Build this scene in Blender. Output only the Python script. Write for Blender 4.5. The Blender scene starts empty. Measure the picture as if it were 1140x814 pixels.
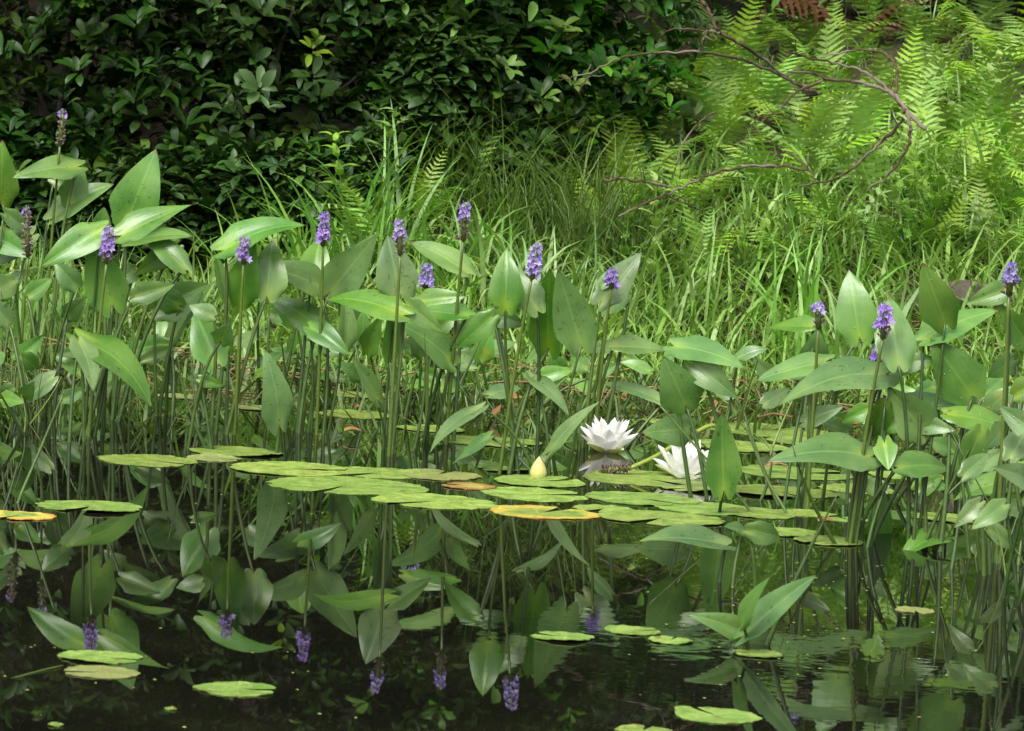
import bpy, math, random
import numpy as np
from mathutils import Vector, Matrix, Quaternion

random.seed(7); RNG = np.random.default_rng(7)
scene = bpy.context.scene
COL = scene.collection
PI = math.pi
def rad(a): return math.radians(a)
def U(a, b): return random.uniform(a, b)

# ------------------------------------------------------------------ camera
F = 3850.0; CX, CY = 570.0, 407.0; HC = 0.64; YH = 50.0; ROLL = 0.054
pitch = math.atan((CY - YH) / F)
cam = bpy.data.cameras.new('camera'); camo = bpy.data.objects.new('camera', cam); COL.objects.link(camo)
cam.sensor_width = 36; cam.lens = F / 1140 * 36; cam.clip_end = 500; cam.clip_start = .05
R = Matrix.Rotation(PI/2 - pitch, 3, 'X') @ Matrix.Rotation(ROLL, 3, 'Z')
camo.matrix_world = Matrix.Translation((0, 0, HC)) @ R.to_4x4()
cam.dof.use_dof = True; cam.dof.focus_distance = 5.3; cam.dof.aperture_fstop = 28
scene.camera = camo
def ray(px, py): return R @ Vector(((px - CX)/F, (CY - py)/F, -1))
def at(px, py, Y):
    d = ray(px, py); return Vector((0, 0, HC)) + d * (Y / d.y)
def onwater(px, py, z=0.0):
    d = ray(px, py); return Vector((0, 0, HC)) + d * ((z - HC) / d.z)

# ------------------------------------------------------------------ mesh helpers
class MB:
    def __init__(s): s.v = []; s.f = []; s.uv = []; s.t = []
    def grid(s, P, uv=None, tint=0.5):
        n, m = len(P), len(P[0]); o = len(s.v)
        for i in range(n):
            for j in range(m):
                s.v.append(tuple(P[i][j])); s.t.append(tint)
                s.uv.append(uv[i][j] if uv else (j/(m-1), i/(n-1)))
        for i in range(n-1):
            for j in range(m-1):
                a = o + i*m + j; s.f.append((a, a+1, a+m+1, a+m))
    def face(s, pts, tint=.5, uvs=None):
        o = len(s.v)
        for k, p in enumerate(pts):
            s.v.append(tuple(p)); s.t.append(tint); s.uv.append(uvs[k] if uvs else (0.5, .5))
        s.f.append(tuple(range(o, o+len(pts))))
    def tube(s, pts, radii, n=6, tint=.5, cap=True):
        pts = [Vector(p) for p in pts]; o = len(s.v); N = len(pts)
        t0 = (pts[1]-pts[0]).normalized()
        ref = Vector((1, 0, 0)) if abs(t0.x) < .8 else Vector((0, 1, 0))
        u = t0.cross(ref).normalized()
        for i, p in enumerate(pts):
            t = (pts[min(i+1, N-1)] - pts[max(i-1, 0)]).normalized()
            u = (u - t*u.dot(t)).normalized(); w = t.cross(u)
            r = radii[i] if isinstance(radii, (list, tuple)) else radii
            for k in range(n):
                a = 2*PI*k/n
                s.v.append(tuple(p + (u*math.cos(a) + w*math.sin(a))*r)); s.t.append(tint); s.uv.append((k/n, i/(N-1)))
        for i in range(N-1):
            for k in range(n):
                a = o+i*n+k; b = o+i*n+(k+1) % n
                s.f.append((a, b, b+n, a+n))
        if cap:
            s.f.append(tuple(o+(N-1)*n+k for k in range(n))); s.f.append(tuple(o+n-1-k for k in range(n)))
    def build(s, name, m, parent=None, origin=None, smooth=True):
        me = bpy.data.meshes.new(name)
        if origin is not None:
            O = np.array(origin); V = np.array(s.v) - O
        else: V = np.array(s.v)
        me.from_pydata(V.tolist(), [], s.f)
        ul = me.uv_layers.new(name='UVMap')
        idx = np.empty(len(me.loops), dtype=np.int32); me.loops.foreach_get('vertex_index', idx)
        ul.data.foreach_set('uv', np.array(s.uv, dtype=np.float32)[idx].ravel())
        at_ = me.attributes.new('tint', 'FLOAT', 'POINT'); at_.data.foreach_set('value', np.array(s.t, dtype=np.float32))
        if smooth: me.polygons.foreach_set('use_smooth', [True]*len(me.polygons))
        me.materials.append(m); me.update()
        o = bpy.data.objects.new(name, me); COL.objects.link(o)
        if parent is not None: o.parent = parent
        elif origin is not None: o.location = origin
        return o
def link_copy(o, parent=None):
    c = o.copy(); COL.objects.link(c)
    if parent is not None: c.parent = parent
    return c
def tag(o, label=None, cat=None, group=None, kind=None):
    if label: o['label'] = label
    if cat: o['category'] = cat
    if group: o['group'] = group
    if kind: o['kind'] = kind
    return o
def empty(name, loc, label=None, cat=None, group=None):
    o = bpy.data.objects.new(name, None); COL.objects.link(o); o.location = loc; o.empty_display_size = .05
    return tag(o, label, cat, group)
def bez(p0, p1, p2, n):
    return [p0*(1-t)**2 + p1*2*t*(1-t) + p2*t*t for t in [i/(n-1) for i in range(n)]]
def smooth(x): x = max(0, min(1, x)); return x*x*(3-2*x)
def spline(pts, k=5):
    pts = [Vector(p) for p in pts]; out = []
    for i in range(len(pts)-1):
        p0, p1, p2, p3 = pts[max(i-1, 0)], pts[i], pts[i+1], pts[min(i+2, len(pts)-1)]
        for j in range(k):
            t = j/k
            out.append(.5*((2*p1) + (p2-p0)*t + (2*p0-5*p1+4*p2-p3)*t*t + (3*p1-p0-3*p2+p3)*t**3))
    out.append(pts[-1]); return out

# ------------------------------------------------------------------ materials
class NT:
    def __init__(s, name):
        s.m = bpy.data.materials.new(name); s.m.use_nodes = True; s.n = s.m.node_tree.nodes; s.l = s.m.node_tree.links
        s.n.clear(); s.out = s.n.new('ShaderNodeOutputMaterial')
    def node(s, t, **kw):
        n = s.n.new(t)
        for k, v in kw.items():
            if hasattr(n, k): setattr(n, k, v)
        return n
    def put(s, sock, v):
        if hasattr(v, 'is_linked') or isinstance(v, bpy.types.NodeSocket): s.l.new(v, sock)
        else:
            if isinstance(v, (tuple, list)) and len(v) == 3 and sock.type == 'RGBA': v = (*v, 1)
            sock.default_value = v
    def math(s, op, a, b=0.0, c=None, clamp=False):
        n = s.node('ShaderNodeMath', operation=op); n.use_clamp = clamp; s.put(n.inputs[0], a); s.put(n.inputs[1], b)
        if c is not None: s.put(n.inputs[2], c)
        return n.outputs[0]
    def mix(s, f, a, b, blend='MIX'):
        n = s.node('ShaderNodeMix', data_type='RGBA', blend_type=blend)
        s.put(n.inputs[0], f); s.put(n.inputs[6], a); s.put(n.inputs[7], b); return n.outputs[2]
    def ramp(s, f, a, b):   # map range a..b -> 0..1
        n = s.node('ShaderNodeMapRange'); n.interpolation_type = 'SMOOTHSTEP'
        s.put(n.inputs[0], f); n.inputs[1].default_value = a; n.inputs[2].default_value = b; return n.outputs[0]
    def noise(s, vec, scale, detail=3, rough=.55):
        n = s.node('ShaderNodeTexNoise'); s.put(n.inputs['Vector'], vec); n.inputs['Scale'].default_value = scale
        n.inputs['Detail'].default_value = detail; n.inputs['Roughness'].default_value = rough; return n.outputs[0]
    def coords(s, which='Object'): return s.node('ShaderNodeTexCoord').outputs[which]
    def attr(s, name):
        n = s.node('ShaderNodeAttribute'); n.attribute_name = name; return n.outputs['Fac']
    def bsdf(s, color, rough=.5, spec=.5, normal=None, **kw):
        b = s.node('ShaderNodeBsdfPrincipled'); s.put(b.inputs['Base Color'], color); s.put(b.inputs['Roughness'], rough)
        s.put(b.inputs['Specular IOR Level'], spec)
        if normal is not None: s.put(b.inputs['Normal'], normal)
        for k, v in kw.items(): s.put(b.inputs[k], v)
        return b.outputs[0]
    def bump(s, h, strength=.3, dist=.002):
        n = s.node('ShaderNodeBump'); s.put(n.inputs['Height'], h); n.inputs['Strength'].default_value = strength
        n.inputs['Distance'].default_value = dist; return n.outputs[0]
    def done(s, sh): s.l.new(sh, s.out.inputs['Surface']); return s.m

def leaf_mat(name, c1, c2, rough=.42, spec=.5, transl=.25, scale=25, vary=.25, tintc=None, back=None, drops=False, veins=False, spots=None, hue=.02, tcol=(1.1, 1.25, .35)):
    t = NT(name); v = t.coords()
    rnd = t.node('ShaderNodeObjectInfo').outputs['Random']
    # shift the noise by the object's random number so copies differ
    vm = t.node('ShaderNodeVectorMath', operation='ADD'); t.put(vm.inputs[0], v)
    cmb = t.node('ShaderNodeCombineXYZ'); t.put(cmb.inputs[0], t.math('MULTIPLY', rnd, 37.0)); t.put(cmb.inputs[1], t.math('MULTIPLY', rnd, 11.0)); t.put(vm.inputs[1], cmb.outputs[0])
    v = vm.outputs[0]
    n = t.ramp(t.noise(v, scale, 4), .3, .7)
    col = t.mix(n, c1, c2)
    if tintc is not None: col = t.mix(t.attr('tint'), col, tintc)
    uv = t.node('ShaderNodeUVMap'); sx = t.node('ShaderNodeSeparateXYZ'); t.put(sx.inputs[0], uv.outputs[0])
    h = None
    if veins:
        mid = t.math('ABSOLUTE', t.math('SUBTRACT', sx.outputs[0], .5))
        w = t.math('SINE', t.math('MULTIPLY', mid, 62.0))
        col = t.mix(t.math('MULTIPLY', t.ramp(w, .2, 1), .04), col, tuple(x*1.7 for x in c2))
        col = t.mix(t.math('MULTIPLY', t.ramp(mid, .03, .0), .35), col, tuple(x*1.8 for x in c2))
        # pale where the blade joins the stalk
        d = t.node('ShaderNodeVectorMath', operation='DISTANCE'); t.put(d.inputs[0], uv.outputs[0]); d.inputs[1].default_value = (.5, 0, 0)
        col = t.mix(t.math('MULTIPLY', t.ramp(d.outputs['Value'], .28, 0), .75), col, (.22, .33, .05))
        h = t.math('MULTIPLY', w, .05)
    if spots is not None:
        s1 = t.ramp(t.noise(v, 150, 3), .62, .68)
        s2 = t.ramp(t.noise(v, 14, 3), .42, .6)
        col = t.mix(t.math('MULTIPLY', t.math('MULTIPLY', s1, s2), .7), col, spots)
        edge = t.ramp(t.noise(v, 22, 4), .67, .74)
        col = t.mix(t.math('MULTIPLY', edge, t.math('MULTIPLY', t.ramp(rnd, .75, .95), .8)), col, (.2, .22, .03))
    if spots is not None:
        tip = t.math('ADD', sx.outputs[1], t.math('MULTIPLY', t.noise(v, 60, 3), .12))
        col = t.mix(t.math('MULTIPLY', t.ramp(tip, .985, 1.04), t.ramp(rnd, .2, .5)), col, (.12, .075, .03))
    hs = t.node('ShaderNodeHueSaturation'); t.put(hs.inputs['Color'], col)
    t.put(hs.inputs['Value'], t.math('MULTIPLY_ADD', rnd, 2*vary, 1-vary))
    r2 = t.math('FRACT', t.math('MULTIPLY', rnd, 7.31)); t.put(hs.inputs['Hue'], t.math('MULTIPLY_ADD', r2, 2*hue, .5-hue))
    r3 = t.math('FRACT', t.math('MULTIPLY', rnd, 17.7)); t.put(hs.inputs['Saturation'], t.math('MULTIPLY_ADD', r3, .3, .82))
    col = hs.outputs[0]
    front = col
    if back is not None:
        bf = t.node('ShaderNodeNewGeometry').outputs['Backfacing']
        col = t.mix(bf, col, t.mix(n, back, tuple(x*.8 for x in back)))
    rg = rough
    nh = t.math('MULTIPLY', t.noise(v, scale*9, 2), .5)
    h = nh if h is None else t.math('ADD', h, nh)
    if drops:
        vo = t.node('ShaderNodeTexVoronoi'); t.put(vo.inputs['Vector'], v); vo.inputs['Scale'].default_value = 120
        sp = t.node('ShaderNodeSeparateColor'); t.put(sp.inputs[0], vo.outputs['Color'])
        rr = t.math('MULTIPLY', t.ramp(sp.outputs[0], .35, 1.0), .17)
        dr = t.math('MAXIMUM', t.math('SUBTRACT', rr, vo.outputs['Distance']), 0.0)
        drop = t.ramp(dr, 0, .03)
        rg = t.math('MULTIPLY_ADD', drop, .04-rough, rough)
        h = t.math('ADD', h, t.math('MULTIPLY', t.math('SQRT', t.math('MULTIPLY', dr, 4)), 3.5))
        col = t.mix(t.math('MULTIPLY', drop, .25), col, (.35, .42, .3))
    nb = t.bump(h, .55, .0009)
    p = t.bsdf(col, rg, spec, nb)
    tr = t.node('ShaderNodeBsdfTranslucent'); t.put(tr.inputs[0], t.mix(1.0, front, tcol, 'MULTIPLY')) 
    ms = t.node('ShaderNodeMixShader'); ms.inputs[0].default_value = transl; t.l.new(p, ms.inputs[1]); t.l.new(tr.outputs[0], ms.inputs[2])
    return t.done(ms.outputs[0])

def simple_mat(name, c1, c2, rough=.6, scale=60, spec=.4, tintc=None, bump=.3, vary=.15, transl=0):
    t = NT(name); v = t.coords(); rnd = t.node('ShaderNodeObjectInfo').outputs['Random']
    n = t.noise(v, scale, 4, .6); col = t.mix(t.ramp(n, .3, .7), c1, c2)
    if tintc is not None: col = t.mix(t.attr('tint'), col, tintc)
    hs = t.node('ShaderNodeHueSaturation'); t.put(hs.inputs['Color'], col); t.put(hs.inputs['Value'], t.math('MULTIPLY_ADD', rnd, 2*vary, 1-vary))
    p = t.bsdf(hs.outputs[0], rough, spec, t.bump(n, bump, .002))
    if transl:
        tr = t.node('ShaderNodeBsdfTranslucent'); t.put(tr.inputs[0], hs.outputs[0])
        ms = t.node('ShaderNodeMixShader'); ms.inputs[0].default_value = transl; t.l.new(p, ms.inputs[1]); t.l.new(tr.outputs[0], ms.inputs[2]); p = ms.outputs[0]
    return t.done(p)

M = {}
M['pickerel'] = leaf_mat('pickerel_leaf', (.064, .160, .030), (.135, .250, .052), rough=.35, spec=.5, transl=.28, scale=16, vary=.17, back=(.075, .15, .036), drops=True, veins=True, spots=(.05, .045, .02), hue=.010, tcol=(.85, 1.3, .4))
M['stalk'] = simple_mat('green_stalk', (.015, .042, .008), (.034, .074, .014), .4, 40, .5, tintc=(.20, .26, .035), transl=.05)
M['floret'] = leaf_mat('violet_floret', (.17, .085, .42), (.29, .18, .58), rough=.6, spec=.25, transl=.3, scale=300, vary=.12, hue=.012, tintc=(.48, .38, .66), tcol=(1, 1, 1))
M['withered'] = leaf_mat('withered_floret', (.10, .05, .035), (.21, .11, .11), rough=.7, spec=.3, transl=.15, scale=400, vary=.1, tintc=(.34, .26, .30), tcol=(1, 1, 1))
M['grass'] = leaf_mat('grass_blade', (.080, .205, .030), (.140, .300, .055), rough=.42, spec=.45, transl=.3, scale=6, vary=.05, tintc=(.23, .37, .10))
M['sedge'] = leaf_mat('sedge_blade', (.045, .110, .016), (.085, .165, .024), rough=.5, spec=.35, transl=.3, scale=6, vary=.1, tintc=(.14, .22, .04))
M['straw'] = simple_mat('dead_straw', (.20, .14, .065), (.30, .22, .11), .7, 30, .3, tintc=(.15, .07, .03))
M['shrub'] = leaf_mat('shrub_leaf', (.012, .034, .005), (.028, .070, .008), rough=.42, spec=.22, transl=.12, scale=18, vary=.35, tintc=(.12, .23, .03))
M['fern'] = leaf_mat('fern_leaf', (.15, .30, .03), (.26, .43, .06), rough=.55, spec=.25, transl=.24, scale=10, vary=.25, hue=.02)
M['rust_fern'] = leaf_mat('dead_fern_leaf', (.075, .028, .014), (.12, .05, .025), rough=.7, spec=.2, transl=.2, scale=20, vary=.2, tcol=(1, .8, .6))
M['bark'] = simple_mat('dead_twig_bark', (.038, .025, .014), (.085, .058, .034), .75, 70, .2, tintc=(.20, .175, .135), bump=.8)
M['trunk'] = simple_mat('tree_bark', (.05, .04, .03), (.12, .10, .08), .85, 18, .2, bump=1.0)
M['crown'] = leaf_mat('tree_crown_leaf', (.03, .075, .015), (.05, .11, .02), rough=.5, spec=.4, transl=.2, scale=4, vary=.2)
M['litter'] = simple_mat('fallen_leaf', (.20, .085, .03), (.29, .16, .06), .65, 80, .3, tintc=(.16, .07, .03))
M['duckweed'] = simple_mat('duckweed', (.26, .36, .06), (.38, .42, .10), .5, 200, .4)
M['white'] = leaf_mat('lily_petal', (.86, .86, .83), (.90, .90, .87), rough=.5, spec=.3, transl=.35, scale=20, vary=.03, hue=.0, tcol=(1, 1, .92))
M['stamen'] = simple_mat('lily_stamen', (.75, .52, .06), (.85, .66, .12), .6, 100, .3)
M['sepal'] = leaf_mat('lily_sepal', (.45, .50, .22), (.62, .62, .32), rough=.5, spec=.35, transl=.2, scale=30, vary=.05)
M['bud'] = leaf_mat('lily_bud', (.36, .38, .11), (.46, .44, .16), rough=.4, spec=.45, transl=.15, scale=40, vary=.05, tintc=(.50, .42, .17))

def pad_mat(name, kind):
    t = NT(name); v = t.coords(); rnd = t.node('ShaderNodeObjectInfo').outputs['Random']
    vm = t.node('ShaderNodeVectorMath', operation='ADD'); t.put(vm.inputs[0], v)
    cmb = t.node('ShaderNodeCombineXYZ'); t.put(cmb.inputs[0], t.math('MULTIPLY', rnd, 23.0)); t.put(vm.inputs[1], cmb.outputs[0]); v = vm.outputs[0]
    big = t.ramp(t.noise(v, 38, 5, .65), .34, .66); fine = t.noise(v, 130, 4, .75)
    col = t.mix(big, (.105, .195, .028), (.235, .325, .068))
    rim = t.attr('tint')
    uv = t.node('ShaderNodeUVMap'); sx = t.node('ShaderNodeSeparateXYZ'); t.put(sx.inputs[0], uv.outputs[0])
    ang = t.math('ARCTAN2', t.math('SUBTRACT', sx.outputs[1], .5), t.math('SUBTRACT', sx.outputs[0], .5))
    vein = t.math('POWER', t.math('ABSOLUTE', t.math('SINE', t.math('MULTIPLY', ang, 11.0))), 14.0)
    col = t.mix(t.math('MULTIPLY', t.math('MULTIPLY', vein, t.ramp(rim, 1, .2)), .35), col, (.30, .38, .08))
    if kind == 'yellow':
        e = t.math('ADD', t.math('MULTIPLY', rim, 1.0), t.math('MULTIPLY', t.math('SUBTRACT', t.noise(v, 18, 3), .5), 1.6))
        col = t.mix(t.ramp(e, .48, .75), col, (.48, .42, .065))
        col = t.mix(t.ramp(e, .85, 1.15), col, (.42, .22, .04))
    elif kind == 'orange':
        e = t.math('ADD', rim, t.math('MULTIPLY', t.math('SUBTRACT', t.noise(v, 30, 3), .5), 1.5))
        col = t.mix(t.ramp(e, .2, .9), (.42, .33, .08), (.27, .13, .045))
    elif kind == 'dull':
        col = t.mix(.6, col, (.23, .22, .09))
    # chewed and rotten flecks
    sp = t.math('MULTIPLY', t.ramp(t.noise(v, 70, 4, .7), .54, .64), t.ramp(t.noise(v, 20, 2), .45, .62))
    col = t.mix(t.math('MULTIPLY', sp, .8), col, (.13, .07, .025))
    fl = t.ramp(fine, .57, .66); col = t.mix(t.math('MULTIPLY', fl, .7), col, (.42, .48, .17))
    dk = t.ramp(t.noise(v, 95, 3, .7), .58, .66); col = t.mix(t.math('MULTIPLY', dk, .6), col, (.07, .10, .02))
    hs = t.node('ShaderNodeHueSaturation'); t.put(hs.inputs['Color'], col); t.put(hs.inputs['Value'], t.math('MULTIPLY_ADD', rnd, .3, .82))
    t.put(hs.inputs['Hue'], t.math('MULTIPLY_ADD', t.math('FRACT', t.math('MULTIPLY', rnd, 9.7)), .024, .488))
    bf = t.node('ShaderNodeNewGeometry').outputs['Backfacing']
    col = t.mix(bf, hs.outputs[0], (.14, .07, .045))
    h = t.math('ADD', t.math('MULTIPLY', big, 1.2), t.math('ADD', t.math('MULTIPLY', fine, .5), t.math('MULTIPLY', vein, -.3)))
    return t.done(t.bsdf(col, .42, .4, t.bump(h, .6, .002)))
for k in ('green', 'yellow', 'orange', 'dull'): M['pad_'+k] = pad_mat('lily_pad_'+k, k)

def water_mat():
    t = NT('pond_water'); v = t.node('ShaderNodeNewGeometry').outputs['Position']
    def patch(px, py, r0, r1):
        c = onwater(px, py); d = t.node('ShaderNodeVectorMath', operation='DISTANCE'); t.put(d.inputs[0], v); d.inputs[1].default_value = tuple(c)
        return t.ramp(d.outputs['Value'], r1, r0)
    m = t.math('MAXIMUM', patch(835, 730, .05, .36), t.math('MULTIPLY', patch(1000, 770, .05, .4), .45))
    m = t.math('MAXIMUM', m, t.math('MULTIPLY', patch(700, 706, .02, .28), .8))
    mp = t.node('ShaderNodeMapping'); t.put(mp.inputs[0], v); mp.inputs['Scale'].default_value = (1, 1.15, 1); mp.inputs['Rotation'].default_value = (0, 0, .2)
    n1 = t.noise(mp.outputs[0], 26, 2, .5); n2 = t.noise(mp.outputs[0], 5, 2, .5)
    h = t.math('ADD', t.math('MULTIPLY', t.math('MULTIPLY', n1, m), 1.5), t.math('ADD', t.math('MULTIPLY', n1, .03), t.math('MULTIPLY', n2, .22)))
    nb = t.bump(h, 1.0, .00022)
    dirt = t.ramp(t.noise(v, 3, 4), .4, .7)
    col = t.mix(dirt, (.0045, .0048, .003), (.009, .009, .005))
    return t.done(t.bsdf(col, 0.012, .36, nb, IOR=1.33))
M['water'] = water_mat()

def soil_mat():
    t = NT('bank_soil'); v = t.node('ShaderNodeNewGeometry').outputs['Position']
    n = t.noise(v, 14, 6, .65); n2 = t.noise(v, 70, 4, .7); n3 = t.noise(v, 2.2, 3)
    col = t.mix(t.ramp(n, .3, .7), (.016, .011, .006), (.048, .032, .017))
    col = t.mix(t.math('MULTIPLY', t.ramp(n2, .55, .7), .6), col, (.11, .07, .035))
    col = t.mix(t.math('MULTIPLY', t.ramp(n3, .45, .6), .55), col, (.03, .055, .012))
    return t.done(t.bsdf(col, .85, .25, t.bump(t.math('ADD', n, t.math('MULTIPLY', n2, .5)), 1, .02)))
M['soil'] = soil_mat()

# ------------------------------------------------------------------ world and sun (overcast)
EL, AZ = 50, 200
w = bpy.data.worlds.new('World'); scene.world = w; w.use_nodes = True
wn, wl = w.node_tree.nodes, w.node_tree.links
bg = wn['Background']; sky = wn.new('ShaderNodeTexSky'); sky.sky_type = 'NISHITA'; sky.sun_disc = False
sky.sun_elevation = rad(EL); sky.sun_rotation = rad(AZ); sky.dust_density = 4; sky.air_density = 1.0
hs = wn.new('ShaderNodeHueSaturation'); hs.inputs['Saturation'].default_value = .22
wl.new(sky.outputs[0], hs.inputs['Color']); wl.new(hs.outputs[0], bg.inputs[0]); bg.inputs[1].default_value = .12
sl = bpy.data.lights.new('sun', 'SUN'); so = bpy.data.objects.new('sun', sl); COL.objects.link(so)
sl.energy = 1.7; sl.angle = rad(26); sl.color = (1, .97, .91)
# blender sky: rotation measured from +Y towards +X
sd = Vector((math.sin(rad(AZ))*math.cos(rad(EL)), math.cos(rad(AZ))*math.cos(rad(EL)), math.sin(rad(EL))))
so.rotation_euler = sd.to_track_quat('Z', 'Y').to_euler()
scene.view_settings.view_transform = 'Standard'; scene.view_settings.look = 'None'; scene.view_settings.gamma = 1
scene.view_settings.use_curve_mapping = False
scene.view_settings.exposure = 1.33
scene.cycles.max_bounces = 8; scene.cycles.diffuse_bounces = 3; scene.cycles.glossy_bounces = 4; scene.cycles.transmission_bounces = 4
scene.cycles.use_denoising = True; scene.cycles.caustics_reflective = False; scene.cycles.caustics_refractive = False
try: scene.cycles.use_adaptive_sampling = True; scene.cycles.adaptive_threshold = .02
except Exception: pass

# ------------------------------------------------------------------ terrain and water
def bank_z(x, y):
    sh = 6.33 + .10*math.sin(x*1.9+.6) + .05*math.sin(x*5.3) + .03*math.sin(x*11+1) + .34*smooth((-.2-x)/.5)
    d = y - sh
    if d < 0: z = d*.45
    else:
        z = .20*d + .16*smooth(d/1.1) + .05*smooth((x-.1)/.8)*smooth(d/1.2)
        if y > 9: z += (y-9)*(.12 + .03*min((y-9)/4, 2))
    if d > 0: z += .018*math.sin(x*7+y*3) * smooth(d/.4) + .012*math.sin(x*17-y*9)*smooth(d/.4)
    return max(z, -.5)
def axis(*segs):
    out = []
    for a, b, n in segs: out += [a + (b-a)*i/n for i in range(n)]
    return out + [segs[-1][1]]
xs = axis((-60, -8, 20), (-8, -2, 24), (-2, 2, 90), (2, 8, 24), (8, 60, 20))
ys = axis((-2, 5.5, 6), (5.5, 9, 80), (9, 20, 30), (20, 70, 20))
b = MB(); b.grid([[(x, y, bank_z(x, y) if y < 30 else bank_z(x, 30)) for x in xs] for y in ys])
g = b.build('ground', M['soil']); tag(g, 'dark brown soil of the bank rising behind the pond', kind='structure')
b = MB(); b.grid([[(x, y, 0) for x in (-60, -2, 2, 60)] for y in (-60, 0, 8)])
wt = b.build('water', M['water']); tag(wt, 'still dark pond water mirroring the plants', kind='structure')

# ------------------------------------------------------------------ pickerelweed
def leaf_prof(t):
    if t < .2: return .66 + .34*smooth(t/.2)
    q = (t-.2)/.8
    return max(0.0, (1 - q**1.55)) ** .92
TS = [0, .05, .1, .17, .25, .34, .44, .54, .64, .73, .81, .88, .94, .98, 1]
VS = [-1, -.8, -.55, -.28, 0, .28, .55, .8, 1]
def leaf_geo(mb, B, T, W, n, sag=.05, fold=.25, twist=0, wave=.02, lobe=.14, ph=0, curl=0):
    a = T-B; L = a.length; a = a/L; n = (n - a*n.dot(a)).normalized(); s0 = a.cross(n)
    P, UVs = [], []
    for t in TS:
        c = B + a*L*t + n*(sag*L*4*t*(1-t)); an = twist*(t-.3)
        s = s0*math.cos(an) + n*math.sin(an); nn = n*math.cos(an) - s0*math.sin(an)
        hw = W/2*leaf_prof(t); row, ur = [], []
        for v in VS:
            x = hw*v; bk = lobe*L*(1-t)**5*math.sin(PI*abs(v)**.85)
            z = fold*abs(x)*(1-.35*abs(v)) - curl*hw*v*v + wave*W*math.sin(9*t+ph+(2 if v > 0 else 0))*abs(v)**3*(1-t*.5)
            row.append(c - a*bk + s*x + nn*z); ur.append((.5+.5*v*(.3+.7*leaf_prof(t)), t - bk/L))
        P.append(row); UVs.append(ur)
    mb.grid(P, UVs)

def place_leaf(plant, root, spec, Y, rnd):
    bx, by, tx, ty, wpx = spec[:5]; o = spec[5] if len(spec) > 5 else {}
    dY = o.get('d', rnd.uniform(-.05, .05)); Yb = Y + o.get('y', rnd.uniform(-.05, .05))
    B = at(bx, by, Yb); T = at(tx, ty, Yb + dY)
    L = (T-B).length; wa = 1.12*wpx/F*Yb; W = max(wa, o.get('r', .5)*L)
    W = min(W, .8*L); cosf = min(1, wa/W)
    c = (Vector((0, 0, HC))-B).normalized(); a = (T-B)/L
    n0 = (c - a*c.dot(a)).normalized(); s = a.cross(n0); fi = math.acos(cosf)*.92
    n1 = n0*math.cos(fi) + s*math.sin(fi); n2 = n0*math.cos(fi) - s*math.sin(fi)
    n = n1 if n1.z > n2.z else n2
    if o.get('flip'): n = n2 if n is n1 else n1
    if o.get('back'): n = -n
    mb = MB()
    leaf_geo(mb, B, T, W, n, sag=o.get('sag', rnd.uniform(.02, .12)), fold=o.get('fold', rnd.uniform(.12, .5)), twist=o.get('tw', rnd.uniform(-.7, .7)),
             wave=rnd.uniform(.01, .035), lobe=o.get('lobe', rnd.uniform(.10, .18)), ph=rnd.uniform(0, 6), curl=rnd.uniform(0, .1))
    lf = mb.build('leaf', M['pickerel'], plant, root)
    # stalk
    r = root + Vector((rnd.gauss(0, .022), rnd.gauss(0, .022), -.1))
    if o.get('rx'): r = onwater(*o['rx']) + Vector((0, 0, -.1))
    h = B.z - r.z
    ctrl = Vector((r.x + (B.x-r.x)*rnd.uniform(.1, .8) + rnd.gauss(0, .012), r.y + (B.y-r.y)*.35, r.z + h*rnd.uniform(.6, .85)))
    pts = bez(r, ctrl, B + n*(-.001), 12); r0 = rnd.uniform(.0028, .0042)
    mb = MB(); mb.tube(pts, [r0*(1-.42*i/11) for i in range(12)], 7, tint=rnd.uniform(0, .18))
    mb.build('leaf_stalk', M['stalk'], lf, root)
    return lf

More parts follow.
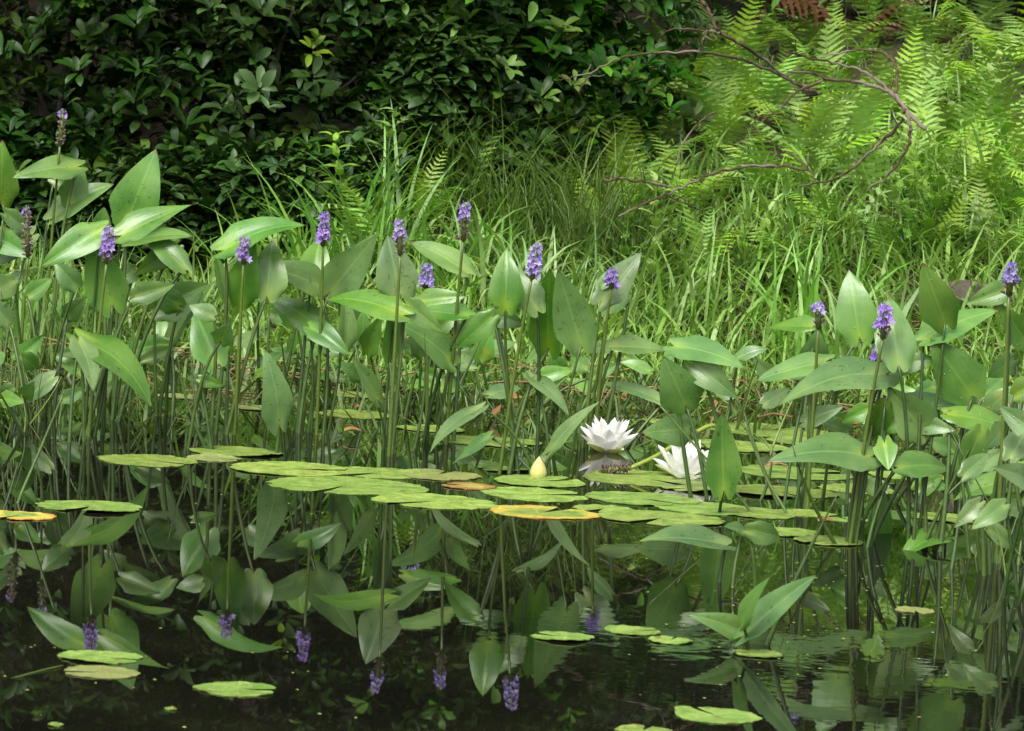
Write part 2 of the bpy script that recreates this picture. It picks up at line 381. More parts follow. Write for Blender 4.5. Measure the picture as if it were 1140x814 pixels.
def spike(plant, root, x, yt, yb, Y, fade, rnd, rootoff=None, wid=1.0, bend=None):
    """violet flower spike between two pixel heights, fade = faded share counted from its foot"""
    A = at(x - .03*(yb-yt), yb, Y); T = at(x + rnd.uniform(-.10, .14)*(yb-yt), yt, Y)
    ax = T-A; H = ax.length; ax /= H
    u = ax.orthogonal().normalized(); w_ = ax.cross(u)
    fresh, old, core = MB(), MB(), MB()
    core.tube([A, A+ax*H*.5, T-ax*.004], [.0042, .0045, .002], 7, tint=.2)
    N = int(H/.00145); ga = 2.39996
    for i in range(N):
        f = (i+.5)/N; an = i*ga; p = A + ax*(H*(.02+.95*f)); d = u*math.cos(an)+w_*math.sin(an)
        r = .0045*(1-.35*f)
        if f < fade*(.85+.3*rnd.random()):
            if rnd.random() < .12: continue
            q = p + d*r; e = (d + ax*rnd.uniform(-.2, .9)).normalized(); l = rnd.uniform(.0045, .0085)*wid; s = e.cross(ax).normalized()*l*.4
            m_ = q+e*l*.5 + ax*.001; ti = rnd.random()**2
            old.face([q-s*.6, m_-s, q+e*l, m_+s, q+s*.6], ti)
            old.face([q-ax*l*.3, m_-ax*l*.35, q+e*l, m_+ax*l*.35, q+ax*l*.3], ti)
            continue
        q = p + d*r; k = 6; tilt = rnd.uniform(.2, .7); fwd = (d + ax*tilt).normalized()
        su = fwd.orthogonal().normalized(); sw = fwd.cross(su); ti = rnd.random()*.8
        size = wid*(.0085*(1-.35*f) if f < .85 else .0055*(1-(f-.85)*5))*rnd.uniform(.65, 1.6)
        c = q + fwd*size*.55; a0 = rnd.uniform(0, 6)
        for j in range(k):
            aa = a0 + j*2*PI/k; pd = su*math.cos(aa)+sw*math.sin(aa); ps = fwd.cross(pd)
            tip = c + pd*size*.72 + fwd*size*rnd.uniform(.0, .35); m_ = c + pd*size*.42 + fwd*size*.12
            fresh.face([q+fwd*size*.15, m_-ps*size*.20, tip, m_+ps*size*.20], ti)
    parts = []
    sp = core.build('flower_spike', M['stalk'], plant, root)
    if fresh.v: fresh.build('blossom', M['floret'], sp, root, smooth=False)
    if old.v: old.build('withered_blossom', M['withered'], sp, root, smooth=False)
    r = (rootoff if rootoff is not None else root + Vector((rnd.gauss(0, .015), rnd.gauss(0, .015), 0))) + Vector((0, 0, -.1))
    ctrl = bend if bend is not None else Vector((r.x+(A.x-r.x)*.4, r.y+(A.y-r.y)*.4, r.z+(A.z-r.z)*.6))
    pts = bez(r, ctrl, A + ax*.002, 14); st = MB(); st.tube(pts, [.0034-.0013*i/13 for i in range(14)], 7, tint=.3)
    st.build('flower_stalk', M['stalk'], sp, root)

PL = [ # label, root pixel on the water, leaves (base x,y, tip x,y, seen width, options), spikes (x, top, bottom, faded share)
 ('pickerelweed with upright folded leaf right behind its fresh violet spike', (98, 485),
  [(125,340,101,262,44,{'sag':-.03,'fold':.15}), (113,257,45,297,32,{'d':-.03}), (136,262,215,228,26,{'d':.02}), (150,330,195,316,24)], [(120,250,293,.2)]),
 ('pickerelweed whose tallest leaf stands upright and pointed against the dark shrub', (125, 466),
  [(141,247,174,166,50,{'fold':.1,'tw':0}), (140,272,215,263,12), (112,255,116,230,22), (195,275,150,306,26), (205,300,160,262,24)], []),
 ('pickerelweed at the left edge with brown seed spike tipped in violet', (16, 447),
  [(-8,262,38,287,28), (36,262,-14,300,26), (-5,330,30,300,24), (5,238,34,262,18)], [(33,228,286,.82)]),
 ('pickerelweed on yellow stalk with tall withered spike above the left grass', (52, 402),
  [(60,243,127,205,24,{'d':.03}), (86,186,14,198,24), (78,226,92,184,30), (1,224,3,156,36), (60,200,95,214,18)], [(68,120,162,.8)]),
 ('pickerelweed with a big bright leaf drooping towards the dark water', (72, 492),
  [(90,380,168,453,32,{'sag':.16,'d':-.04,'fold':.2}), (87,380,104,436,26,{'sag':.12,'d':-.05})], []),
 ('pickerelweed of broad pale leaves behind a narrow leaf seen edge-on', (180, 462),
  [(172,346,232,316,40), (193,378,241,312,20,{'d':-.04}), (188,385,145,393,22,{'fold':.6}), (200,340,165,320,26), (160,400,196,386,18)], []),
 ('pickerelweed with a small round young leaf on a thin stalk', (226, 500),
  [(240,402,217,344,40,{'sag':-.02}), (246,380,256,360,26,{'lobe':.2}), (238,352,210,340,20), (222,422,250,430,14)], []),
 ('pickerelweed with violet spike between two grey-green cupped leaves, left of the larger group', (256, 483),
  [(268,336,284,264,34,{'fold':.4}), (252,333,236,274,14,{'r':.4}), (250,279,342,251,27,{'d':.02,'sag':.12}), (297,330,303,267,40)], [(272,260,294,.05)]),
 ('pickerelweed with fresh spike over a dark boat-shaped leaf pointing left', (348, 483),
  [(360,322,283,298,30,{'fold':.5}), (368,325,420,260,42,{'fold':.1}), (347,310,357,265,32), (362,370,297,331,30), (380,392,382,320,17), (345,365,390,396,24,{'d':-.03})], [(361,235,274,.08)]),
 ('dark vertical pickerelweed leaf standing alone over the pads', (306, 505), [(310,472,294,388,32,{'fold':.1})], []),
 ('pickerelweed with half-faded spike before a cupped upright leaf', (432, 505),
  [(448,351,362,334,26), (446,327,431,262,44,{'fold':.35}), (434,394,433,322,19), (452,338,494,371,24), (420,445,392,398,18,{'r':.4})], [(447,242,284,.38)]),
 ('pickerelweed with the highest central spike, brown at its foot', (498, 493),
  [(503,404,440,359,30,{'d':-.04}), (466,337,520,330,22), (520,352,468,346,18), (521,305,457,270,22,{'d':.05}), (512,380,540,344,18)], [(517,222,268,.5)]),
 ('pickerelweed with a short violet spike half hidden among the leaves', (470, 470), [(478,370,512,352,24), (470,395,455,360,20), (489,420,462,412,16)], [(475,293,321,.0)]),
 ('pickerelweed with pair of tall spear leaves side by side right of its spike', (578, 527),
  [(611,388,612,298,40,{'sag':-.04,'fold':.12,'tw':.1}), (647,384,621,300,44,{'sag':-.03,'fold':.12,'tw':0}), (598,346,560,292,30), (563,344,564,276,36), (549,352,508,388,26,{'sag':.1}), (549,351,587,362,22,{'fold':.5})], [(593,269,311,.05)]),
 ('slender leaning pickerelweed with bright blade pointing up beside the white lily', (606, 530), [(614,501,668,447,15,{'r':.27}), (590,420,633,463,16,{'r':.4,'sag':.12}), (545,486,502,518,11,{'r':.3}), (536,455,478,505,14,{'r':.35,'sag':.14})], []),
 ('pickerelweed with tiny violet spike and one pale leaf behind it', (652, 497),
  [(670,334,714,281,34), (683,386,746,391,18), (738,449,670,428,11,{'r':.4}), (684,306,660,328,14), (700,330,668,352,18)], [(681,298,321,.0)]),
 ('pickerelweed with grey leaf hanging down and dark leaf arching right over the lilies', (806, 556),
  [(752,386,832,412,27,{'d':-.04}), (764,452,738,396,46,{'fold':.1}), (772,405,822,444,30,{'sag':.12}), (768,477,714,482,36,{'y':.1}), (822,398,856,388,14)], []),
 ('single dark upright pickerelweed leaf before the second lily', (802, 566), [(806,546,804,458,37,{'fold':.1,'sag':-.02,'y':-.08})], []),
 ('pickerelweed with violet-tipped spike left of the tallest right-hand leaf', (892, 566),
  [(918,403,842,424,21), (906,408,911,366,36), (905,363,850,366,15), (957,376,945,300,44,{'fold':.12,'tw':.1}), (895,470,940,452,20)], [(912,335,366,.5)]),
 ('large pickerelweed with tall spike over long drooping leaves, its stalks bunched in the water', (958, 606),
  [(1000,406,990,330,42), (988,412,1046,400,23), (985,418,866,452,36,{'sag':.12,'d':-.06}), (1030,482,988,430,46), (985,450,972,487,27), (1062,457,990,441,13),
   (985,494,989,524,46,{'lobe':.3}), (968,509,855,514,35,{'sag':.1,'d':-.04}), (1000,521,1057,523,27), (972,612,978,530,26,{'fold':.35,'y':.12,'flip':1})], [(984,336,377,.3)]),
 ('pickerelweed with short violet spike hidden behind the big one', (950, 560), [(968,455,935,470,20), (945,480,915,470,22), (975,470,1000,452,20)], [(977,385,404,.2)]),
 ('pickerelweed with broad flat leaf facing the pond and grey leaf above it', (1040, 612),
  [(1052,359,1027,292,42,{'fold':.12}), (1028,379,1111,346,27), (1083,441,1036,377,52,{'fold':.08,'sag':-.02}), (1055,462,1137,488,24), (1092,480,1070,531,29,{'sag':.12}), (1053,600,998,629,22,{'sag':.16}), (1020,470,1065,480,22)], []),
 ('pickerelweed at the right edge under dense violet spike', (1108, 626),
  [(1122,322,1075,338,25), (1145,386,1110,336,28), (1144,537,1060,558,24,{'sag':.12}), (1146,570,1094,565,20), (1130,440,1165,420,30), (1125,470,1098,500,24), (1130,400,1100,420,22)], [(1124,291,329,.35)]),
 ('young pickerelweed of three leaves standing alone in open water', (836, 722),
  [(826,693,857,643,18,{'r':.36}), (830,706,909,640,28,{'r':.36,'sag':.03}), (826,704,765,684,26,{'sag':.14,'r':.4})], []),
 ('low pickerelweed leaf lying flat just above the water', (800, 648), [(808,608,712,602,20,{'d':-.05,'sag':.06})], []),
 ('low pickerelweed with small folded light leaf', (846, 652), [(832,590,868,598,25,{'sag':.16}), (828,592,806,586,12)], []),
 ('pickerelweed of dark low leaves among the left stalks', (40, 470), [(60,420,20,455,20), (70,445,100,430,16), (20,400,50,372,20), (10,360,-15,330,24)], []),
 ('low pickerelweed standing behind the half-faded spike', (400, 455), [(400,420,372,404,18), (410,392,425,350,22), (385,350,405,318,26), (330,400,300,388,16)], []),
 ('low pickerelweed leaves behind the pair of spear leaves', (560, 462), [(545,440,580,432,16), (535,400,548,368,24), (600,420,640,412,18), (660,420,690,404,16)], []),
 ('low pickerelweed behind the grey hanging leaf', (830, 478), [(815,440,790,430,16), (850,450,880,432,18), (860,420,838,398,20)], []),
 ('pickerelweed with leaf cut by the right edge, low over the water', (1132, 600), [(1128,505,1165,480,28), (1100,455,1130,430,24), (1150,455,1118,430,30), (1110,570,1150,548,22)], []),
 ('pickerelweed nearest the lower right corner, its leaves cut by the frame edge', (1136, 668), [(1118,562,1080,590,24,{'sag':.12}), (1150,540,1105,520,26), (1142,600,1175,570,28), (1125,510,1150,470,28), (1150,480,1112,452,26)], []),
 ('pickerelweed stalks with drooping leaves at the right edge behind the rushes', (1085, 640), [(1090,560,1062,588,20,{'sag':.14}), (1072,530,1100,505,22), (1100,590,1128,612,18)], []),
 ('low pickerelweed tucked behind the broad flat leaf', (1070, 560), [(1080,520,1050,492,26), (1100,545,1070,520,20), (1095,440,1125,415,22), (1040,430,1012,442,18), (1020,540,1058,545,20)], []),
 ('low pickerelweed between the withered left spike and the fresh one', (60, 462), [(85,320,60,290,24), (30,330,58,310,20), (75,352,98,330,22), (150,300,128,318,22), (15,312,-12,330,26)], []),
 ('low pickerelweed behind the boat-shaped leaf', (310, 455), [(300,350,328,352,18), (330,360,306,338,20), (290,318,312,296,24), (345,300,322,286,18)], []),
 ('low pickerelweed among the right-hand stalks', (1015, 560), [(1020,545,1050,530,22), (985,545,955,538,20), (1090,520,1120,500,22), (1060,500,1030,488,20), (1110,600,1140,590,18)], []),
]
fr = random.Random(77)
for (x, y, n, lab) in [(20, 470, 5, 'tangle of low dark leaves at the left edge above the yellowing pad'), (140, 450, 6, 'low pickerelweed hiding the foot of the drooping bright leaf'), (215, 448, 6, 'low small-leaved pickerelweed by the far yellowish pad'),
    (285, 450, 5, 'low small-leaved pickerelweed behind the dark vertical leaf'), (365, 450, 6, 'low small-leaved pickerelweed by the far pad of the boat-leaf group'), (455, 452, 6, 'low small-leaved pickerelweed right behind the short violet spike'), (530, 455, 6, 'low small-leaved pickerelweed behind the narrow pale leaves'),
    (620, 455, 5, 'low small-leaved pickerelweed behind the left lily'), (705, 455, 5, 'low small-leaved pickerelweed between lily and bank'), (905, 480, 6, 'low small-leaved pickerelweed on the far side of the right pads'), (985, 500, 6, 'low small-leaved pickerelweed behind the bunched stalks'), (1090, 530, 6, 'low small-leaved pickerelweed behind the right edge group')]:
    L = []
    for _ in range(n):
        bx = x+fr.gauss(0, 26); by = y-fr.uniform(15, 75); a = fr.uniform(0, 2*PI); l = fr.uniform(24, 46)
        L.append((bx, by, bx+l*math.cos(a), by-abs(l*.7*math.sin(a))*fr.choice([1, 1, -.5]), fr.uniform(9, 20)))
    PL.append((lab, (x, y), L, []))
for i, (lab, rp, leaves, spikes) in enumerate(PL):
    rnd = random.Random(100+i); root = onwater(*rp)
    e = empty('pickerelweed', root, lab, 'pickerelweed', 'pickerelweed standing in the shallows')
    for s in leaves: place_leaf(e, root, s, root.y, rnd)
    for (x, yt, yb, fade) in spikes: spike(e, root, x, yt, yb, root.y - .055, fade, rnd, wid=rnd.uniform(.9, 1.08))
    # bare stalks whose blades have gone
    for k in range(1 if spikes or len(leaves) > 2 else 0):
        r = root + Vector((rnd.gauss(0, .03), rnd.gauss(0, .04), -.05)); h = rnd.uniform(.10, .24)*(.6 if len(leaves) < 3 else 1)
        top = r + Vector((rnd.gauss(0, .05), rnd.gauss(0, .04), h)); mid = (r+top)/2 + Vector((rnd.gauss(0, .016), 0, 0))
        mb = MB(); mb.tube(bez(r, mid, top, 9), [.0030*(1-(j/8)**2)+.0003 for j in range(9)], 6, tint=rnd.uniform(0, .2)); mb.build('bare_stalk', M['stalk'], e, root)

# spent spike bent over to the water
A0 = at(800, 468, 5.35); rnd = random.Random(5)
p = [onwater(812, 545) + Vector((0, 0, -.05)), at(808, 505, 5.3), at(797, 474, 5.28), at(765, 487, 5.25), at(730, 508, 5.22), at(702, 521, 5.2)]
p = spline(p, 5); root = p[0]
e = empty('drooping_seed_spike', root, 'pale bent-over stalk with spent dark seed spike touching a pad by the lilies', 'seed head')
mb = MB(); mb.tube(p, [.0034]*len(p), 7, tint=.9); mb.build('flower_stalk', M['stalk'], e, root)
T = at(668, 523, 5.2); ax = (T-p[-1]).normalized(); H = (T-p[-1]).length; u = ax.orthogonal().normalized(); w_ = ax.cross(u); mb = MB(); core = MB()
core.tube([p[-1], T], [.004, .003], 7)
for i in range(120):
    f = i/120; a = i*2.4; d = ((u*math.cos(a)+w_*math.sin(a)) + ax*rnd.uniform(-.5, .6) + Vector((rnd.gauss(0, .3), rnd.gauss(0, .3), rnd.gauss(0, .3)))).normalized(); q = p[-1]+ax*H*f*.97+d*.003; l = rnd.uniform(.004, .008)
    sd_ = d.orthogonal().normalized()*l*.3; s2 = d.cross(sd_); ti = rnd.random()*.25
    mb.face([q, q+d*l*.5-sd_, q+d*l, q+d*l*.5+sd_], ti); mb.face([q, q+d*l*.5-s2, q+d*l, q+d*l*.5+s2], ti)
sp = core.build('seed_spike', M['stalk'], e, root); mb.build('withered_blossom', M['withered'], sp, root, smooth=False)

for k, (a, m_, b_, lab) in enumerate([((836, 571), (790, 515), (735, 452), 'bare stalk leaning left across the second white lily'), ((876, 573), (852, 530), (829, 470), 'bare stalk leaning left between the right-hand pads'),
    ((858, 505), (868, 478), (882, 446), 'pale short stalk leaning right behind the long drooping leaf'), ((20, 560), (45, 500), (70, 440), 'dark stalk leaning right above the yellowing pad')]):
    p0 = onwater(*a); Y = p0.y; pts = spline([p0 + Vector((0, 0, -.03)), p0, at(*m_, Y+.02), at(*b_, Y+.03)], 5); mb = MB(); mb.tube(pts, [.0028-.0012*i/(len(pts)-1) for i in range(len(pts))], 6, tint=.6 if k == 2 else .15)
    tag(mb.build('leaning_stalk', M['stalk'], None, p0), lab, 'stalk', 'leaning stalks in the water')
# ------------------------------------------------------------------ lily pads
def pad(px, py, wpx, label, kind='green', rot=None, rise=.0, ar=1.0, seed=0, dip=0.0):
    rnd = random.Random(900+seed); c = onwater(px, py); Rr = wpx/F*c.y/2
    rot = rnd.uniform(0, 2*PI) if rot is None else rot
    zb = .0006 + .00022*(seed % 7) + rise
    n = 72; rings = [0, .25, .5, .72, .88, .96, 1.0]; notch = rnd.uniform(.07, .2); ar2 = ar*rnd.uniform(.78, .94); mb = MB(); P, UVs = [], []
    ph = [rnd.uniform(0, 6) for _ in range(8)]; up = rnd.choice([0, 0, .0006, .003]); updir = rnd.uniform(0, 2*PI)
    tilt = Vector((rnd.gauss(0, .003), rnd.gauss(0, .003)))
    jag = [rnd.uniform(-.030, .012) for _ in range(n+1)]
    bites = [(rnd.uniform(0, 2*PI), rnd.uniform(.05, .12), rnd.uniform(.04, .12)) for _ in range(rnd.choice([1, 2, 3, 4, 5]))]
    for i, r in enumerate(rings):
        row, ur = [], []
        for k in range(n+1):
            a = notch + (2*PI-2*notch)*k/n
            e = min(a-notch, 2*PI-notch-a)
            rr = r*(1 + .03*math.sin(2*a+ph[0]) + .03*math.sin(3*a+ph[1]) + .015*math.sin(5*a+ph[7]) + .008*math.sin(9*a+ph[2]) + (jag[k]*1.6 + .006*math.sin(17*a+ph[3])+.006*math.sin(31*a+ph[6]))*(r > .9))
            rr *= 1 - .10*math.exp(-(e/.16)**2)*(r > .5)
            for (ba, bw, bd) in bites:
                dd = abs((a-ba+PI) % (2*PI)-PI)
                if dd < bw and r > .8: rr *= 1 - bd*(1-(dd/bw)**2)
            x = Rr*rr*math.cos(a+rot); y = Rr*rr*math.sin(a+rot)*ar2
            z = zb + up*max(0, math.cos(a-updir))**4*r**3 + .0004*math.sin(3*a+ph[4])*r*r + .0003*math.sin(11*a+ph[5])*r**6 + tilt.x*x + tilt.y*y + .0003*r**8
            z = max(z, .0005)
            row.append((x, y, z)); ur.append((.5+.5*r*math.cos(a), .5+.5*r*math.sin(a)))
        P.append(row); UVs.append(ur)
    o0 = len(mb.v); mb.grid(P, UVs)
    for i, r in enumerate(rings):
        for k in range(n+1): mb.t[o0+i*(n+1)+k] = r
    # rim turned down: the thickness of the blade
    top = P[-1]; mb.grid([top, [(x*.997, y*.997, max(z-.0010, .0002)) for x, y, z in top]], [[(.98, .5)]*(n+1)]*2)
    for q in range(2*(n+1)): mb.t[-1-q] = 1.0
    mb.f = [tuple(reversed(f)) for f in mb.f]  # normals up
    o = mb.build('lily_pad', M['pad_'+kind], None)
    o.location = (c.x, c.y, 0); tag(o, label, 'lily pad', 'water lily pads'); return o
PADS = [
 (165,513,117,'narrow yellow-green pad floating alone among the left reflections','green'),
 (262,503,106,'thin pad behind the left end of the main raft','green'),
 (238,511,62,'dull pad half under the thin pad at the raft end','dull'),
 (205,442,64,'pad far back under the young round leaf','dull'),
 (100,565,120,'long pad on dark water beside the yellowing one','green'),
 (22,575,78,'yellowing pad cut by the left edge','yellow'),
 (325,523,136,'pad at the back left of the main raft','green'),
 (385,541,188,'widest ragged pad of the main raft','green'),
 (420,527,118,'pad at the back of the raft under the half-faded spike','green'),
 (488,529,100,'brown-speckled pad at the raft end by the orange one','dull'),
 (483,559,140,'front pad of the raft with chewed edge','green'),
 (522,542,62,'small orange withered pad','orange'),
 (560,523,60,'small pale pad behind the yellow bud','green'),
 (600,537,105,'pad right under the yellow bud','green'),
 (597,551,128,'pad in front of the one that holds the bud','green'),
 (605,571,126,'large pad with golden yellow rim','yellow'),
 (672,567,70,'pad between the golden-rimmed pad and the next','green'),
 (722,534,146,'broad pad under the drooping seed spike','green'),
 (715,556,128,'round pad in front of the second white lily','green'),
 (736,578,142,'front pad of the middle raft','green'),
 (770,545,70,'narrow pad under the reflection of the second lily','green'),
 (785,566,125,'pad right of the middle raft, half hidden','green'),
 (884,527,135,'broad pad behind the long drooping leaves','green'),
 (868,548,130,'pad with brown fallen leaf on its back edge','green'),
 (895,572,70,'oval pad between the right-hand stalks','green'),
 (846,572,90,'pad left of the oval one near the stalks','green'),
 (870,593,80,'pad before the oval one, near the folded leaf','green'),
 (922,603,80,'dark-edged pad against the right stalk bunch','green'),
 (944,579,50,'small pad touching the bunched stalks','green'),
 (860,480,150,'pale pad far back under the bank on the right','green'),
 (905,492,110,'pad far back behind the tall right spike','green'),
 (745,470,60,'small pad behind the first lily','green'),
 (820,497,120,'pad between second lily and bank','green'),
 (1062,507,44,'yellow withered pad between right-hand leaves','yellow'),
 (1060,578,90,'pad deep among the right-hand stalks, nearest the right edge','green'),
 (1010,530,90,'pad behind the right stalk bunch','green'),
 (955,545,90,'pad left of the right stalk bunch','green'),
 (400,440,76,'far pad behind the boat-shaped leaf group','green'),
 (395,462,90,'far pad between the spike stalks','green'),
 (545,492,120,'long pad at the back behind the bud','green'),
 (480,478,80,'dim pad behind the raft among stalks','green'),
 (290,455,60,'dull pad far back by the dark vertical leaf','dull'),
 (112,732,94,'upper of two pads on open dark water','green'),
 (112,749,90,'lower dull pad of two on open dark water','dull'),
 (264,768,96,'bright single pad on open dark water','green'),
 (626,710,72,'oval pad below the golden-rimmed pad','green'),
 (704,703,64,'pad overlapping its neighbour by the ripple','green'),
 (746,714,52,'smaller overlapped pad by the ripple','green'),
 (843,729,60,'pad at the foot of the young three-leaved plant','green'),
 (797,797,100,'bright pad near the bottom under the young plant','green'),
 (716,814,66,'pad cut by the bottom edge','green'),
 (1018,680,46,'small dull pad in open water at right','dull'),
 (190,790,14,'tiny round pad on the dark lower water','green'),
 (62,808,18,'tiny pad near the lower left corner','green'),
]
for i, (px, py, w0, lab, kd) in enumerate(PADS):
    o = pad(px, py, w0, lab, kd, seed=i)
    if px == 112 and py == 732:
        pts = spline([onwater(70, 741, .001), onwater(40, 748, .0006), onwater(8, 757, -.001), onwater(-15, 764, -.004)], 5); mb = MB(); mb.tube(pts, .0008, 6, tint=.3); q = mb.build('leaf_stalk', M['stalk'], o); q.matrix_parent_inverse = Matrix.Translation(-o.location)

# ------------------------------------------------------------------ white lilies and the bud
def petal_mesh(name, m, L, W, cup, base_e, tip_e):
    """petal along +X from the origin, rising with an angle that changes from base_e to tip_e"""
    mb = MB(); P = []; x = z = 0; N = 9
    for i in range(N):
        t = i/(N-1); el = base_e + (tip_e-base_e)*t
        if i: x += L/(N-1)*math.cos(el); z += L/(N-1)*math.sin(el)
        hw = W/2*(math.sin(PI*min(1, (t*.94+.06)**.85)))**.8 if t < 1 else .0002
        row = []
        for v in (-1, -.6, -.25, 0, .25, .6, 1):
            c = cup*hw*v*v; row.append((x - c*math.sin(el), hw*v, z + c*math.cos(el)))
        P.append(row)
    mb.grid(P); return mb.build(name, m)
def lily(px, py, wpx, label, tilt, spin, tall=1.0):
    c = onwater(px, py); Rr = wpx/F*c.y/2
    e = empty('white_water_lily', c + Vector((0, 0, -.006)), label, 'water lily', 'white water lilies'); e.rotation_euler = (tilt[0], tilt[1], spin); e.scale = (1, 1, tall)
    rnd = random.Random(int(px))
    for (n, r0, L, W, be, te, off) in ((4, .10, .72, .34, .15, .4, .4), (8, .08, 1.0, .31, .40, .62, 0), (8, .07, 1.02, .31, .66, .86, .39), (8, .06, .98, .29, .98, 1.14, .1), (6, .04, .8, .26, 1.2, 1.34, .5)):
        pr = None
        for k in range(n):
            if pr is None: pr = petal_mesh('sepal' if n == 4 else 'petal', M['sepal'] if n == 4 else M['white'], L*Rr, W*Rr*1.4, .5, be, te); o = pr
            else: o = link_copy(pr)
            o.parent = e; a = 2*PI*k/n + off + rnd.uniform(-.1, .1); s = rnd.uniform(.92, 1.06)
            o.rotation_euler = (rnd.uniform(-.1, .1), rnd.uniform(-.1, .1), a); o.location = (r0*Rr*math.cos(a), r0*Rr*math.sin(a), .002); o.scale = (s, s, s)
    mb = MB()
    for k in range(46):
        a = k*2.4; r = .2*Rr*math.sqrt(k/46); p0 = Vector((r*math.cos(a), r*math.sin(a), .002)); p1 = p0*1.25 + Vector((0, 0, Rr*rnd.uniform(.3, .42)))
        mb.tube([p0, (p0+p1)/2+Vector((0, 0, .002)), p1], [.0009, .0008, .0006], 4)
    mb.build('stamen_tuft', M['stamen'], e)
lily(675, 503, 74, 'fully open white water lily mirrored below, left of the bent stalk', (.05, 0), .3, 1.32)
lily(760, 531, 88, 'white water lily with slanting petals half behind the dark upright leaf', (.30, -.12), 1.0, 1.12)
c = onwater(599, 532); e = empty('water_lily_bud', c, 'closed yellowish water lily bud poking up between pads', 'flower bud')
mb = MB(); Hb = .036; prof = [(0, .0075), (.15, .0115), (.35, .0125), (.55, .0105), (.75, .007), (.9, .0032), (1, .0004)]
for s0 in range(4):
    P = []
    for f, r in prof:
        row = []
        for q in range(6):
            a = s0*PI/2 + (q/5-.5)*(PI/2+.25); rr = r*(1+.06*math.cos((q/5-.5)*PI)) + (.0006 if s0 % 2 else 0)
            row.append((rr*math.cos(a), rr*math.sin(a), f*Hb-.004))
        P.append(row)
    m1 = MB(); m1.grid(P); m1.t = [abs((i % 6)/5-.5)*1.5 for i in range(len(m1.v))]; m1.build('sepal', M['bud'], e)
mb = MB(); mb.tube([(0, 0, -.08), (0, 0, -.02), (0, 0, .0)], [.003, .003, .006], 7); mb.build('flower_stalk', M['stalk'], e)

# ------------------------------------------------------------------ grass
def blades(mb, spots, rnd, Ls=(.15, .35), Ws=(.004, .008), lean=(.1, .7), arch=(.4, 1.6), seg=6, tint=(0, 1), zf=None, bias=None):
    for (x, y) in spots:
        z = (zf or bank_z)(x, y); L = rnd.uniform(*Ls); W = rnd.uniform(*Ws)/2; az = rnd.uniform(0, 2*PI) if bias is None else rnd.gauss(*bias)
        th = rnd.uniform(*lean); dth = rnd.uniform(*arch)/seg; p = Vector((x, y, z-.01)); d = Vector((math.cos(az), math.sin(az), 0))
        sv = Vector((-math.sin(az), math.cos(az), 0)); tw = rnd.uniform(-.9, .9); ti = rnd.uniform(*tint); P = []
        sv = (sv*math.cos(tw) + d*math.sin(tw))
        for i in range(seg+1):
            t = i/seg; ww = W*(.55+.45*min(1, t*4))*max(.02, 1-max(0, t-.35)**1.5/.525)
            P.append([p - sv*ww, p + sv*ww]); a = th + dth*i*(.4+t)
            p = p + (d*math.sin(a) + Vector((0, 0, math.cos(a))))*(L/seg)
        mb.grid(P, tint=ti)
rnd = random.Random(31)
def X_at(px, Y): return (px-570)/F*Y
def scatter(n, x0, x1, y0, y1, dens=None):
    out = []
    while len(out) < n:
        x, y = rnd.uniform(x0, x1), rnd.uniform(y0, y1)
        if bank_z(x, y) < -.02: continue
        if dens and rnd.random() > dens(x, y): continue
        out.append((x, y))
    return out
mb = MB(); blades(mb, scatter(21000, -1.9, 1.9, 6.24, 7.5, lambda x, y: 1.0 if x > .15 else (1 if y < 7.12 else .3)), rnd, (.06, .17), (.003, .0078), (.1, 1.35), (.2, 2.2), 5)
blades(mb, scatter(7000, -1.9, 1.9, 6.3, 7.5), rnd, (.025, .06), (.006, .011), (.5, 1.5), (.2, 1.4), 4, tint=(0, .35))
o = mb.build('bank_grass', M['grass']); tag(o, 'short bright green grass covering the bank', 'grass', kind='stuff')
mb = MB(); blades(mb, scatter(1300, -1.9, 1.9, 6.35, 7.25, lambda x, y: 1 if x > .15 else (1 if y < 6.8 else 0)), rnd, (.12, .26), (.005, .0105), (.05, .8), (.4, 2.4), 7)
o = mb.build('tall_bank_grass', M['grass']); tag(o, 'tall arching grass blades along the shore', 'grass', kind='stuff')
mb = MB(); blades(mb, scatter(1300, .1, 1.9, 7.2, 9.0), rnd, (.06, .16), (.003, .006), (.1, .9), (.3, 1.5), 5, tint=(0, .6))
o = mb.build('upper_bank_grass', M['grass']); tag(o, 'thin grass between the ferns on the upper bank', 'grass', kind='stuff')
# fine grass standing in the shallow water
mb = MB(); spots = []
while len(spots) < 1250:
    x = rnd.uniform(-1.6, 1.6); y = rnd.gauss(6.2+.18*smooth((-.2-x)/.5), .15)
    if 5.75 < y < 6.65 and (x > -.25 or rnd.random() < .2): spots.append((x, y))
blades(mb, spots, rnd, (.05, .17), (.0018, .0050), (.15, 1.5), (.0, 1.4), 5, tint=(0, .8), zf=lambda x, y: max(bank_z(x, y), -.02))
low = [(rnd.uniform(-1.5, 1.5), rnd.uniform(5.5, 6.45)) for _ in range(900)]
blades(mb, low, rnd, (.07, .2), (.003, .0068), (.3, 1.5), (.2, 1.6), 6, tint=(0, .5), zf=lambda x, y: max(bank_z(x, y), -.02))
o = mb.build('shallows_grass', M['sedge']); tag(o, 'thin grass stems standing in the shallow water', 'grass', kind='stuff')
